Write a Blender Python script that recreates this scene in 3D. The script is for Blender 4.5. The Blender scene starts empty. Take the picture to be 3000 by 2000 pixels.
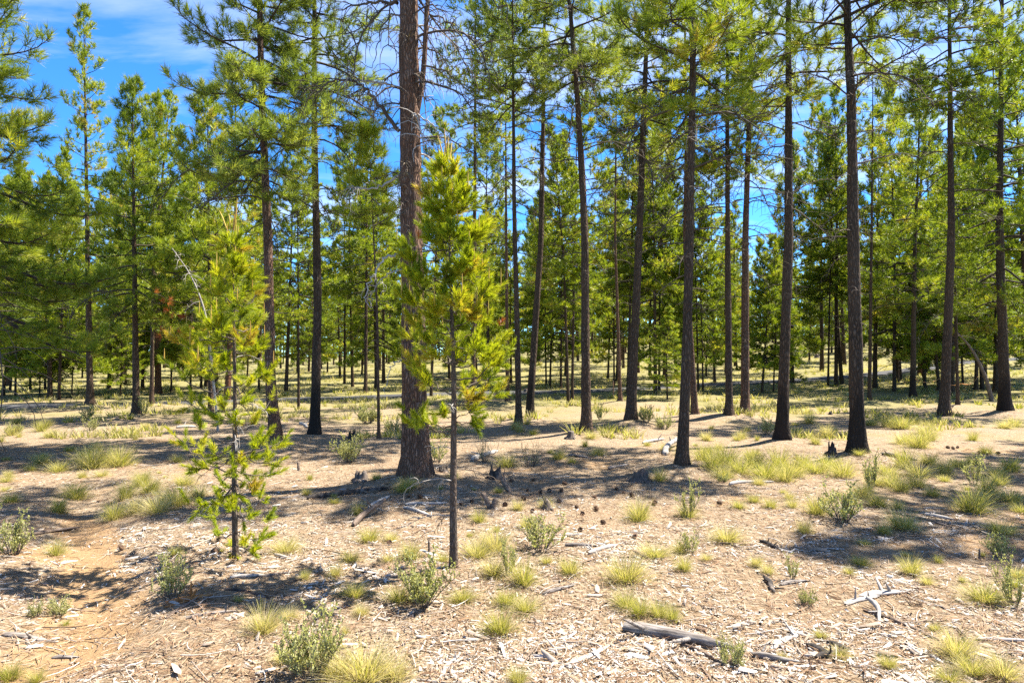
import bpy, math
import numpy as np
from mathutils import Matrix, Vector

# ------------------------------------------------------------------ camera, sky, sun, exposure
scene = bpy.context.scene
col = scene.collection
PITCH = math.atan(40 / 2000.0)            # horizon a little below the middle of the frame
CAM = np.array([0.0, 0.0, 1.6])
cd = bpy.data.cameras.new('camera'); cam = bpy.data.objects.new('camera', cd); col.objects.link(cam)
cd.sensor_width = 36; cd.lens = 24; cd.clip_start = 0.05; cd.clip_end = 2000
cam.location = CAM; cam.rotation_euler = (math.pi / 2 + PITCH, 0, 0)
scene.camera = cam

SUN_EL, SUN_AZ = math.radians(59), math.radians(67)    # azimuth from +Y towards +X
sd = bpy.data.lights.new('sun', 'SUN'); so = bpy.data.objects.new('sun', sd); col.objects.link(so)
sd.energy = 5.0; sd.angle = math.radians(0.53); sd.color = (1.0, 0.93, 0.82)
sdir = Vector((math.sin(SUN_AZ) * math.cos(SUN_EL), math.cos(SUN_AZ) * math.cos(SUN_EL), math.sin(SUN_EL)))
so.rotation_euler = sdir.to_track_quat('Z', 'Y').to_euler()
so.location = (20, 10, 40)

w = bpy.data.worlds.new('World'); scene.world = w; w.use_nodes = True
nt = w.node_tree; nt.nodes.clear()
def wn(t, **k):
    n = nt.nodes.new(t)
    for a, b in k.items(): setattr(n, a, b)
    return n
out = wn('ShaderNodeOutputWorld'); bg = wn('ShaderNodeBackground'); bg.inputs[1].default_value = 0.105
sky = wn('ShaderNodeTexSky', sky_type='NISHITA', sun_disc=False, sun_elevation=SUN_EL, sun_rotation=SUN_AZ,
         altitude=2500, air_density=0.9, dust_density=0.1, ozone_density=3.0)
hs = wn('ShaderNodeHueSaturation'); hs.inputs['Saturation'].default_value = 1.2; hs.inputs['Value'].default_value = 1.0
tc = wn('ShaderNodeTexCoord'); sep = wn('ShaderNodeSeparateXYZ')
mz = wn('ShaderNodeMath', operation='MAXIMUM'); mz.inputs[1].default_value = 0.04
add = wn('ShaderNodeMath', operation='ADD'); add.inputs[1].default_value = 0.12
dx = wn('ShaderNodeMath', operation='DIVIDE'); dy = wn('ShaderNodeMath', operation='DIVIDE')
cmb = wn('ShaderNodeCombineXYZ'); mp = wn('ShaderNodeMapping')
mp.inputs['Rotation'].default_value = (0, 0, math.radians(-20)); mp.inputs['Scale'].default_value = (0.55, 1.25, 1)
mp.inputs['Location'].default_value = (6.3, 2.2, 0)
n1 = wn('ShaderNodeTexNoise'); n1.inputs['Scale'].default_value = 1.3; n1.inputs['Detail'].default_value = 9; n1.inputs['Roughness'].default_value = 0.58; n1.inputs['Distortion'].default_value = 0.35
cr = wn('ShaderNodeValToRGB'); cr.color_ramp.elements[0].position = 0.45; cr.color_ramp.elements[1].position = 0.76
cr.color_ramp.elements[1].color = (0.85, 0.85, 0.85, 1)
tn = wn('ShaderNodeMix', data_type='RGBA', blend_type='MULTIPLY'); tn.inputs['Factor'].default_value = 1.0; tn.inputs['B'].default_value = (0.45, 0.74, 0.92, 1)
mx = wn('ShaderNodeMix', data_type='RGBA'); mx.inputs['B'].default_value = (3.1, 3.3, 3.7, 1)
L = nt.links.new
L(tc.outputs['Generated'], sep.inputs[0]); L(sep.outputs[2], mz.inputs[0]); L(mz.outputs[0], add.inputs[0])
L(sep.outputs[0], dx.inputs[0]); L(add.outputs[0], dx.inputs[1]); L(sep.outputs[1], dy.inputs[0]); L(add.outputs[0], dy.inputs[1])
L(dx.outputs[0], cmb.inputs[0]); L(dy.outputs[0], cmb.inputs[1]); L(cmb.outputs[0], mp.inputs[0]); L(mp.outputs[0], n1.inputs['Vector'])
L(n1.outputs['Fac'], cr.inputs[0]); L(cr.outputs[0], mx.inputs['Factor'])
L(sky.outputs[0], hs.inputs['Color']); L(hs.outputs[0], tn.inputs['A']); L(tn.outputs['Result'], mx.inputs['A']); L(mx.outputs['Result'], bg.inputs[0]); L(bg.outputs[0], out.inputs[0])

vs = scene.view_settings
vs.view_transform = 'Standard'; vs.look = 'None'; vs.gamma = 1.0; vs.exposure = 2.05; vs.use_curve_mapping = False
cy = scene.cycles
cy.max_bounces = 7; cy.diffuse_bounces = 3; cy.transmission_bounces = 4; cy.glossy_bounces = 2; cy.transparent_max_bounces = 4
cy.use_denoising = False; cy.use_adaptive_sampling = False; cy.sample_clamp_indirect = 6.0
cy.caustics_reflective = False; cy.caustics_refractive = False

# ------------------------------------------------------------------ numeric helpers
def _hash(ix, iy, s):
    h = (ix.astype(np.int64) * 374761393 + iy.astype(np.int64) * 668265263 + s * 974634541) & 0xFFFFFFFF
    h = ((h ^ (h >> 13)) * 1274126177) & 0xFFFFFFFF
    h = (h ^ (h >> 16)) & 0xFFFFFF
    return h / float(0xFFFFFF)
def vnoise(x, y, s=0):
    x = np.asarray(x, float); y = np.asarray(y, float)
    ix, iy = np.floor(x), np.floor(y); fx, fy = x - ix, y - iy
    fx = fx * fx * (3 - 2 * fx); fy = fy * fy * (3 - 2 * fy)
    a, b = _hash(ix, iy, s), _hash(ix + 1, iy, s); c, d = _hash(ix, iy + 1, s), _hash(ix + 1, iy + 1, s)
    return (a + (b - a) * fx) * (1 - fy) + (c + (d - c) * fx) * fy
def fbm(x, y, s=0, o=4):
    v, a, n = 0.0, 0.5, 0.0
    for i in range(o):
        v = v + a * vnoise(np.asarray(x) * 2 ** i, np.asarray(y) * 2 ** i, s + i * 17); n += a; a *= 0.5
    return v / n
def smooth(a, b, x):
    t = np.clip((np.asarray(x, float) - a) / (b - a), 0, 1); return t * t * (3 - 2 * t)
def norm(v):
    return v / np.maximum(np.linalg.norm(v, axis=-1, keepdims=True), 1e-9)

RUT = np.array([(-4.9, 8.0), (-4.2, 6.7), (-3.3, 5.4), (-2.85, 4.7), (-2.4, 3.9), (-2.6, 3.0), (-3.2, 1.0)])
def polydist(x, y, P):
    d = np.full(np.shape(x), 1e9)
    for (ax, ay), (bx, by) in zip(P[:-1], P[1:]):
        vx, vy = bx - ax, by - ay
        t = np.clip(((x - ax) * vx + (y - ay) * vy) / (vx * vx + vy * vy), 0, 1)
        d = np.minimum(d, np.hypot(x - ax - t * vx, y - ay - t * vy))
    return d
MOUNDS = []
def height(x, y):
    x = np.asarray(x, float); y = np.asarray(y, float)
    A = 0.15 + 1.15 * smooth(-28, 4, x) + 1.2 * smooth(4, 36, x)
    z = A * smooth(19, 72, y) + 0.012 * A * np.maximum(y - 72, 0)
    z = z + 0.10 * (fbm(x / 3.1 + 5, y / 3.1, 3, 3) - 0.5) * (0.7 + 0.6 * smooth(5, 12, np.abs(y)))
    z = z + 0.035 * (fbm(x / 0.7, y / 0.7, 9, 3) - 0.5) * (1 - smooth(14, 30, y))
    rd = polydist(x, y, RUT)
    z = z - 0.085 * np.exp(-(rd / 0.33) ** 2) + 0.03 * np.exp(-((rd - 0.7) / 0.3) ** 2)
    for mx_, my_, mh, mr in MOUNDS:
        z = z + mh * np.exp(-((x - mx_) ** 2 + (y - my_) ** 2) / (mr * mr))
    return z
ct, st = math.cos(PITCH), math.sin(PITCH)
def pixdir(px, py):
    u, v = (px - 1500) / 2000.0, -(py - 1000) / 2000.0
    return np.array([u, ct - v * st, st + v * ct])
_TS = 1.5 * 1.012 ** np.arange(440)
def ground(px, py):
    d = pixdir(px, py); ts = _TS
    for _ in range(3):
        P = CAM[None] + d[None] * ts[:, None]; below = np.nonzero(P[:, 2] < height(P[:, 0], P[:, 1]))[0]
        k = int(below[0]) if len(below) else len(ts) - 1
        ts = np.linspace(ts[max(k - 1, 0)], ts[k], 24)
    p = CAM + d * ts[-1]
    return float(p[0]), float(p[1])
def at_depth(px, py, Y):
    d = pixdir(px, py); return CAM + d * (Y / d[1])

class Geo:
    """collects vertices, quads and triangles, with a float attribute per vertex"""
    def __init__(s): s.v, s.q, s.t, s.a, s.n = [], [], [], [], 0
    def add(s, v, q=None, t=None, a=None):
        v = np.asarray(v, np.float32).reshape(-1, 3)
        if q is not None: s.q.append(np.asarray(q, np.int32).reshape(-1, 4) + s.n)
        if t is not None: s.t.append(np.asarray(t, np.int32).reshape(-1, 3) + s.n)
        s.v.append(v); s.a.append(np.zeros(len(v), np.float32) if a is None else np.broadcast_to(np.asarray(a, np.float32), (len(v),)))
        s.n += len(v)
    def mesh(s, name, mat, smooth_=True, xf=None):
        me = bpy.data.meshes.new(name)
        if s.n == 0: return me
        V = np.concatenate(s.v)
        Q = np.concatenate(s.q) if s.q else np.zeros((0, 4), np.int32)
        T = np.concatenate(s.t) if s.t else np.zeros((0, 3), np.int32)
        me.vertices.add(len(V)); me.vertices.foreach_set('co', V.ravel())
        me.loops.add(Q.size + T.size); me.loops.foreach_set('vertex_index', np.concatenate([Q.ravel(), T.ravel()]))
        me.polygons.add(len(Q) + len(T))
        st_ = np.concatenate([np.arange(len(Q)) * 4, Q.size + np.arange(len(T)) * 3]).astype(np.int32)
        me.polygons.foreach_set('loop_start', st_)
        if smooth_: me.polygons.foreach_set('use_smooth', np.ones(len(Q) + len(T), bool))
        me.update(calc_edges=True)
        at = me.attributes.new('tint', 'FLOAT', 'POINT'); at.data.foreach_set('value', np.concatenate(s.a))
        me.materials.append(mat)
        return me
def tubes(g, P, R, k=5, a=0.0, cap=True):
    """P (B,n,3) paths, R (B,n) radii"""
    P = np.asarray(P, float); R = np.asarray(R, float)
    if P.ndim == 2: P, R = P[None], R[None]
    B, n = P.shape[:2]
    if B == 0: return
    T = norm(np.gradient(P, axis=1))
    mean = np.abs(norm(P[:, -1] - P[:, 0]))
    ref = np.where(mean[:, 2:3] > 0.75, np.array([[1., 0, 0]]), np.array([[0, 0, 1.]]))[:, None, :]
    U = norm(np.cross(T, np.broadcast_to(ref, T.shape))); W = np.cross(T, U)
    th = np.arange(k) * 2 * math.pi / k
    V = P[:, :, None, :] + R[:, :, None, None] * (np.cos(th)[None, None, :, None] * U[:, :, None, :] + np.sin(th)[None, None, :, None] * W[:, :, None, :])
    i = np.arange(n - 1)[:, None] * k; j = np.arange(k)[None]; j2 = (j + 1) % k
    q = np.stack([i + j, i + j2, i + k + j2, i + k + j], -1).reshape(-1, 4)
    q = (q[None] + (np.arange(B) * n * k)[:, None, None]).reshape(-1, 4)
    a_ = np.repeat(np.broadcast_to(np.asarray(a, float), (B,)), n * k)
    g.add(V.reshape(-1, 3), q=q, a=a_)
def needles(g, base, axis, n, length, width, amin, amax, L_shoot, rng, tint=None, droop=0.0):
    """n needles on each of N shoots; one slim triangle each"""
    N = len(base)
    if N == 0: return
    base = np.repeat(base, n, 0); ax = np.repeat(norm(axis), n, 0); M = N * n
    s = rng.random(M)
    Ls = np.repeat(np.broadcast_to(L_shoot, (N,)), n)
    o = base + ax * (s * Ls)[:, None]
    r = norm(rng.normal(size=(M, 3))); p = norm(np.cross(ax, r))
    ang = amin + (amax - amin) * (1 - s) ** 0.7 * (0.55 + 0.45 * rng.random(M)) + 0.12 * rng.normal(size=M)
    d = ax * np.cos(ang)[:, None] + p * np.sin(ang)[:, None]
    d[:, 2] -= droop * rng.random(M); d = norm(d)
    l = length * (0.7 + 0.45 * rng.random(M))
    wv = norm(np.cross(d, rng.normal(size=(M, 3)))) * (width * (0.7 + 0.6 * rng.random(M)) * 0.5)[:, None]
    V = np.stack([o - wv, o + wv, o + d * l[:, None]], 1).reshape(-1, 3)
    if tint is None: tint = rng.random(N)
    tt = np.clip(np.repeat(tint, n) + 0.12 * rng.normal(size=M), 0, 1)
    g.add(V, t=np.arange(M * 3).reshape(-1, 3), a=np.repeat(tt, 3))

# ------------------------------------------------------------------ materials
class Mat:
    def __init__(s, name):
        s.m = bpy.data.materials.new(name); s.m.use_nodes = True; s.t = s.m.node_tree; s.t.nodes.clear()
        s.out = s.n('ShaderNodeOutputMaterial')
    def n(s, t, **k):
        x = s.t.nodes.new(t)
        for a, b in k.items(): setattr(x, a, b)
        return x
    def l(s, a, b): s.t.links.new(a, b)
    def ramp(s, fac, stops, interp='LINEAR', gain=1.0):
        r = s.n('ShaderNodeValToRGB'); r.color_ramp.interpolation = interp; e = r.color_ramp.elements
        while len(e) < len(stops): e.new(0.5)
        for x, (p, c) in zip(e, stops): x.position = p; x.color = (*[v * gain for v in c], 1)
        s.l(fac, r.inputs[0]); return r.outputs[0]
    def noise(s, vec, scale, detail=4, rough=0.55, out='Fac'):
        x = s.n('ShaderNodeTexNoise'); x.inputs['Scale'].default_value = scale; x.inputs['Detail'].default_value = detail; x.inputs['Roughness'].default_value = rough
        if vec is not None: s.l(vec, x.inputs['Vector'])
        return x.outputs[out]
    def mapping(s, vec, scale, rot=(0, 0, 0)):
        x = s.n('ShaderNodeMapping'); x.inputs['Scale'].default_value = scale; x.inputs['Rotation'].default_value = rot; s.l(vec, x.inputs[0]); return x.outputs[0]
    def mix(s, f, a, b, blend='MIX'):
        x = s.n('ShaderNodeMix', data_type='RGBA', blend_type=blend)
        for k, v in (('Factor', f), ('A', a), ('B', b)):
            if isinstance(v, (int, float)): x.inputs[k].default_value = v
            elif isinstance(v, tuple): x.inputs[k].default_value = (*v, 1)
            else: s.l(v, x.inputs[k])
        return x.outputs['Result']
    def math(s, op, a, b=0.0):
        x = s.n('ShaderNodeMath', operation=op)
        for i, v in enumerate((a, b)):
            if isinstance(v, (int, float)): x.inputs[i].default_value = v
            else: s.l(v, x.inputs[i])
        return x.outputs[0]
    def bsdf(s, color, rough=0.8, spec=0.2, bump=None, bstr=0.5, bdist=0.01):
        p = s.n('ShaderNodeBsdfPrincipled'); p.inputs['Roughness'].default_value = rough; p.inputs['Specular IOR Level'].default_value = spec
        if isinstance(color, tuple): p.inputs['Base Color'].default_value = (*color, 1)
        else: s.l(color, p.inputs['Base Color'])
        if bump is not None:
            b = s.n('ShaderNodeBump'); b.inputs['Strength'].default_value = bstr; b.inputs['Distance'].default_value = bdist
            s.l(bump, b.inputs['Height']); s.l(b.outputs[0], p.inputs['Normal'])
        return p.outputs[0]
    def finish(s, sh): s.l(sh, s.out.inputs[0]); return s.m

def leaf_mat(name, stops, trans=0.4, rough=0.5, spec=0.35, gain=1.0):
    m = Mat(name); at = m.n('ShaderNodeAttribute', attribute_name='tint'); oi = m.n('ShaderNodeObjectInfo')
    f = m.math('ADD', at.outputs['Fac'], m.math('MULTIPLY', m.math('SUBTRACT', oi.outputs['Random'], 0.5), 0.22))
    c = m.ramp(f, stops, gain=gain)
    p = m.bsdf(c, rough, spec)
    tr = m.n('ShaderNodeBsdfTranslucent'); m.l(m.mix(1.0, c, (1.0, 1.0, 0.55), 'MULTIPLY'), tr.inputs[0])
    ms = m.n('ShaderNodeMixShader'); ms.inputs[0].default_value = trans; m.l(p, ms.inputs[1]); m.l(tr.outputs[0], ms.inputs[2])
    return m.finish(ms.outputs[0])
M = {}
M['needles'] = leaf_mat('pine_needles', [(0.0, (0.115, 0.165, 0.012)), (0.5, (0.250, 0.315, 0.020)), (0.88, (0.39, 0.41, 0.035)), (1.0, (0.40, 0.30, 0.06))], 0.46)
M['needles_blue'] = leaf_mat('blue_green_needles', [(0.0, (0.115, 0.16, 0.024)), (0.5, (0.250, 0.310, 0.042)), (1.0, (0.40, 0.43, 0.07))], 0.47)
M['needles_young'] = leaf_mat('young_pine_needles', [(0.0, (0.17, 0.23, 0.010)), (0.5, (0.38, 0.44, 0.014)), (0.9, (0.54, 0.52, 0.03)), (1.0, (0.50, 0.32, 0.05))], 0.5, gain=0.88)
M['needles_dead'] = leaf_mat('dead_pine_needles', [(0.0, (0.22, 0.05, 0.012)), (0.6, (0.42, 0.11, 0.02)), (1.0, (0.5, 0.2, 0.04))], 0.3)
M['candle'] = leaf_mat('candle_shoots', [(0.0, (0.42, 0.24, 0.05)), (1.0, (0.50, 0.36, 0.07))], 0.15)
M['grass'] = leaf_mat('bunchgrass', [(0.0, (0.20, 0.235, 0.030)), (0.35, (0.36, 0.37, 0.06)), (0.65, (0.54, 0.47, 0.17)), (1.0, (0.66, 0.57, 0.33))], 0.5, 0.6, 0.2, gain=0.82)
M['sage'] = leaf_mat('shrub_leaves', [(0.0, (0.27, 0.28, 0.08)), (0.5, (0.44, 0.44, 0.18)), (1.0, (0.58, 0.56, 0.29))], 0.45, 0.7, 0.15, gain=0.92)

def bark(name, plate, dark, warm, char=0.0, lichen=0.25, scale=1.0, bstr=0.9):
    m = Mat(name); tc = m.n('ShaderNodeTexCoord'); o = tc.outputs['Object']
    wob = m.noise(o, 3.0, 3, 0.6, 'Color')
    vec = m.mix(0.13, o, wob, 'ADD')
    mv = m.mapping(vec, (32 * scale, 32 * scale, 7.0 * scale))
    v = m.n('ShaderNodeTexVoronoi', feature='DISTANCE_TO_EDGE'); m.l(mv, v.inputs['Vector']); v.inputs['Scale'].default_value = 1.0
    vc = m.n('ShaderNodeTexVoronoi', feature='F1'); m.l(mv, vc.inputs['Vector']); vc.inputs['Scale'].default_value = 1.0
    fine = m.noise(m.mapping(o, (60, 60, 18)), 1.0, 5, 0.65)
    edge = m.ramp(v.outputs['Distance'], [(0.0, (0.12, 0.12, 0.12)), (0.30, (1, 1, 1))])
    bw = m.n('ShaderNodeSeparateColor'); m.l(vc.outputs['Color'], bw.inputs[0])
    pc = m.mix(bw.outputs[0], plate, warm)
    pc = m.mix(m.ramp(fine, [(0.3, (0, 0, 0)), (0.75, (1, 1, 1))]), m.mix(0.55, pc, dark), pc)
    c = m.mix(edge, dark, pc)
    big = m.noise(m.mapping(o, (2.2, 2.2, 0.8)), 1.0, 3)
    c = m.mix(m.math('MULTIPLY', m.ramp(big, [(0.35, (0, 0, 0)), (0.7, (1, 1, 1))]), 0.35), c, warm)
    if lichen:
        ln = m.ramp(m.noise(m.mapping(o, (22, 22, 9)), 1.0, 4, 0.7), [(0.64, (0, 0, 0)), (0.72, (1, 1, 1))])
        c = m.mix(m.math('MULTIPLY', ln, lichen), c, (0.30, 0.24, 0.07))
    if char:
        sp = m.n('ShaderNodeSeparateXYZ'); m.l(o, sp.inputs[0])
        zz = m.math('ADD', m.math('DIVIDE', sp.outputs[2], char), m.math('MULTIPLY', m.math('SUBTRACT', m.noise(m.mapping(o, (6, 6, 2)), 1.0, 4), 0.5), 1.4))
        c = m.mix(m.ramp(zz, [(0.3, (0.8, 0.8, 0.8)), (1.0, (0, 0, 0))]), c, (0.018, 0.015, 0.013))
    hgt = m.math('ADD', m.math('MULTIPLY', edge, 1.0), m.math('MULTIPLY', fine, 0.5))
    return m.finish(m.bsdf(c, 0.9, 0.1, hgt, bstr, 0.02))
M['bark'] = bark('pine_bark', (0.150, 0.112, 0.084), (0.024, 0.017, 0.012), (0.150, 0.096, 0.063), bstr=1.0)
M['bark_char'] = bark('charred_base_bark', (0.138, 0.103, 0.077), (0.021, 0.015, 0.011), (0.138, 0.090, 0.060), char=1.4, lichen=0.15)
M['bark_red'] = bark('red_plate_bark', (0.30, 0.21, 0.158), (0.025, 0.016, 0.011), (0.235, 0.125, 0.078), char=0.0, lichen=0.35, scale=1.15, bstr=1.0)
M['bark_orange'] = bark('orange_plate_bark', (0.25, 0.125, 0.07), (0.05, 0.028, 0.018), (0.28, 0.13, 0.07), lichen=0.1)
M['bark_grey'] = bark('grey_young_bark', (0.19, 0.155, 0.125), (0.045, 0.034, 0.026), (0.17, 0.12, 0.088), lichen=0.1, scale=2.2, bstr=0.6)
def plain(name, stops, scale=(8, 8, 8), rough=0.85, bstr=0.4, coord='Object', attr=False, gain=0.75):
    m = Mat(name); tc = m.n('ShaderNodeTexCoord')
    f = m.noise(m.mapping(tc.outputs[coord], scale), 1.0, 5, 0.65); b = f
    if attr:
        at = m.n('ShaderNodeAttribute', attribute_name='tint'); f = m.math('ADD', m.math('MULTIPLY', f, 0.3), m.math('MULTIPLY', at.outputs['Fac'], 0.85))
    return m.finish(m.bsdf(m.ramp(f, stops, gain=gain), rough, 0.15, b, bstr, 0.01))
M['branch'] = plain('branch_bark', [(0.3, (0.035, 0.026, 0.020)), (0.7, (0.095, 0.072, 0.055))], (9, 9, 9))
M['deadwood'] = plain('dead_branch_wood', [(0.3, (0.05, 0.038, 0.030)), (0.55, (0.12, 0.095, 0.075)), (0.72, (0.20, 0.16, 0.06))], (5, 5, 5))
M['palewood'] = plain('bleached_branch_wood', [(0.3, (0.27, 0.24, 0.21)), (0.7, (0.52, 0.48, 0.43))], (10, 10, 10))
M['greywood'] = plain('weathered_grey_wood', [(0.32, (0.05, 0.040, 0.034)), (0.50, (0.22, 0.19, 0.165)), (0.74, (0.50, 0.46, 0.41))], (6, 60, 60), 0.9, 0.9)
M['brownwood'] = plain('brown_stick_wood', [(0.3, (0.07, 0.05, 0.038)), (0.55, (0.20, 0.15, 0.115)), (0.75, (0.36, 0.30, 0.25))], (6, 50, 50), 0.9, 0.8)
M['rotwood'] = plain('orange_rotten_wood', [(0.3, (0.12, 0.05, 0.02)), (0.5, (0.38, 0.17, 0.055)), (0.72, (0.55, 0.30, 0.12))], (6, 50, 50), 0.9, 0.9)
M['charwood'] = plain('charred_wood', [(0.35, (0.016, 0.014, 0.013)), (0.52, (0.06, 0.05, 0.043)), (0.68, (0.22, 0.18, 0.15))], (14, 14, 9), 0.8, 0.9)
M['stumpwood'] = plain('old_stump_wood', [(0.3, (0.05, 0.04, 0.033)), (0.55, (0.17, 0.135, 0.11)), (0.75, (0.34, 0.29, 0.245))], (26, 26, 4), 0.9, 1.0)
M['cutwood'] = plain('cut_stump_face', [(0.3, (0.30, 0.24, 0.18)), (0.7, (0.50, 0.42, 0.33))], (20, 20, 20))
M['chip'] = plain('wood_chips', [(0.15, (0.035, 0.024, 0.018)), (0.36, (0.15, 0.095, 0.060)), (0.55, (0.32, 0.245, 0.180)), (0.78, (0.50, 0.44, 0.37)), (1.0, (0.70, 0.66, 0.60))], (25, 25, 25), 0.85, 0.5, 'Object', True)
M['needle_litter'] = plain('fallen_needles', [(0.15, (0.12, 0.065, 0.038)), (0.5, (0.28, 0.165, 0.09)), (0.9, (0.42, 0.30, 0.185))], (9, 9, 9), 0.8, 0.1, 'Object', True)
M['cone'] = plain('pine_cone', [(0.3, (0.09, 0.052, 0.032)), (0.7, (0.27, 0.17, 0.11))], (60, 60, 60))
M['stem'] = plain('shrub_stem', [(0.3, (0.09, 0.072, 0.055)), (0.7, (0.24, 0.20, 0.16))], (20, 20, 20))
M['string'] = plain('orange_string', [(0.3, (0.50, 0.22, 0.07)), (0.7, (0.62, 0.32, 0.12))])
M['stake'] = plain('stake_paint', [(0.3, (0.50, 0.22, 0.12)), (0.7, (0.62, 0.34, 0.2))])

# asphalt trail
m = Mat('asphalt'); tc = m.n('ShaderNodeTexCoord')
f1 = m.noise(tc.outputs['Object'], 0.9, 4); f2 = m.noise(tc.outputs['Object'], 60, 3)
c = m.mix(m.ramp(f1, [(0.35, (0, 0, 0)), (0.7, (1, 1, 1))]), (0.045, 0.045, 0.047), (0.075, 0.073, 0.070))
M['asphalt'] = m.finish(m.bsdf(m.mix(m.math('MULTIPLY', f2, 0.5), c, (0.09, 0.09, 0.088)), 0.95, 0.1, f2, 0.3, 0.01))
# forest floor: sand, needle duff, bleached bits, grass thatch further out
m = Mat('forest_floor'); tc = m.n('ShaderNodeTexCoord'); o = tc.outputs['Object']
at = m.n('ShaderNodeAttribute', attribute_name='tint')
fine = m.noise(o, 55, 6, 0.75); mid = m.noise(o, 7, 5, 0.65); big = m.noise(o, 0.8, 4, 0.6)
strand = m.noise(m.mapping(o, (70, 14, 30), (0, 0, 0.5)), 1.0, 4, 0.7); strand2 = m.noise(m.mapping(o, (14, 75, 30), (0, 0, 0.2)), 1.0, 4, 0.7)
duff = m.ramp(strand, [(0.32, (0.060, 0.038, 0.024)), (0.45, (0.235, 0.164, 0.098)), (0.55, (0.39, 0.305, 0.205)), (0.68, (0.59, 0.525, 0.42))], gain=0.74)
duff2 = m.ramp(strand2, [(0.32, (0.070, 0.042, 0.026)), (0.46, (0.255, 0.175, 0.100)), (0.57, (0.41, 0.315, 0.21)), (0.70, (0.60, 0.535, 0.43))], gain=0.74)
duff = m.mix(m.ramp(mid, [(0.42, (0, 0, 0)), (0.58, (1, 1, 1))]), duff, duff2)
sand = m.ramp(fine, [(0.25, (0.24, 0.145, 0.070)), (0.6, (0.40, 0.265, 0.140)), (0.8, (0.50, 0.36, 0.22))], gain=0.80)
sm = m.ramp(m.math('ADD', m.math('MULTIPLY', at.outputs['Fac'], 1.0), m.math('MULTIPLY', m.math('SUBTRACT', mid, 0.5), 0.9)), [(0.42, (0, 0, 0)), (0.62, (1, 1, 1))])
c = m.mix(sm, duff, sand)
c = m.mix(m.math('MULTIPLY', m.ramp(big, [(0.45, (0, 0, 0)), (0.7, (1, 1, 1))]), 0.22), c, (0.20, 0.115, 0.06))
sp = m.n('ShaderNodeSeparateXYZ'); m.l(o, sp.inputs[0])
far = m.ramp(m.math('ADD', m.math('DIVIDE', sp.outputs[1], 40.0), m.math('MULTIPLY', m.math('SUBTRACT', m.noise(o, 0.35, 4, 0.6), 0.5), 0.9)), [(0.38, (0, 0, 0)), (0.62, (1, 1, 1))])
thatch = m.ramp(m.noise(o, 2.2, 6, 0.7), [(0.3, (0.13, 0.135, 0.04)), (0.5, (0.23, 0.22, 0.075)), (0.7, (0.34, 0.28, 0.13))], gain=0.74)
c = m.mix(m.math('MULTIPLY', far, 0.8), c, thatch)
M['floor'] = m.finish(m.bsdf(c, 0.95, 0.08, m.math('ADD', m.math('MULTIPLY', fine, 0.6), m.math('ADD', strand, strand2)), 0.9, 0.02))

# ------------------------------------------------------------------ object helpers
def tag(o, label=None, cat=None, group=None, kind=None):
    for k, v in (('label', label), ('category', cat), ('group', group), ('kind', kind)):
        if v: o[k] = v
    return o
def link(name, data, parent=None, loc=None):
    o = bpy.data.objects.new(name, data); col.objects.link(o)
    if parent: o.parent = parent
    if loc is not None: o.location = loc
    return o

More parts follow.
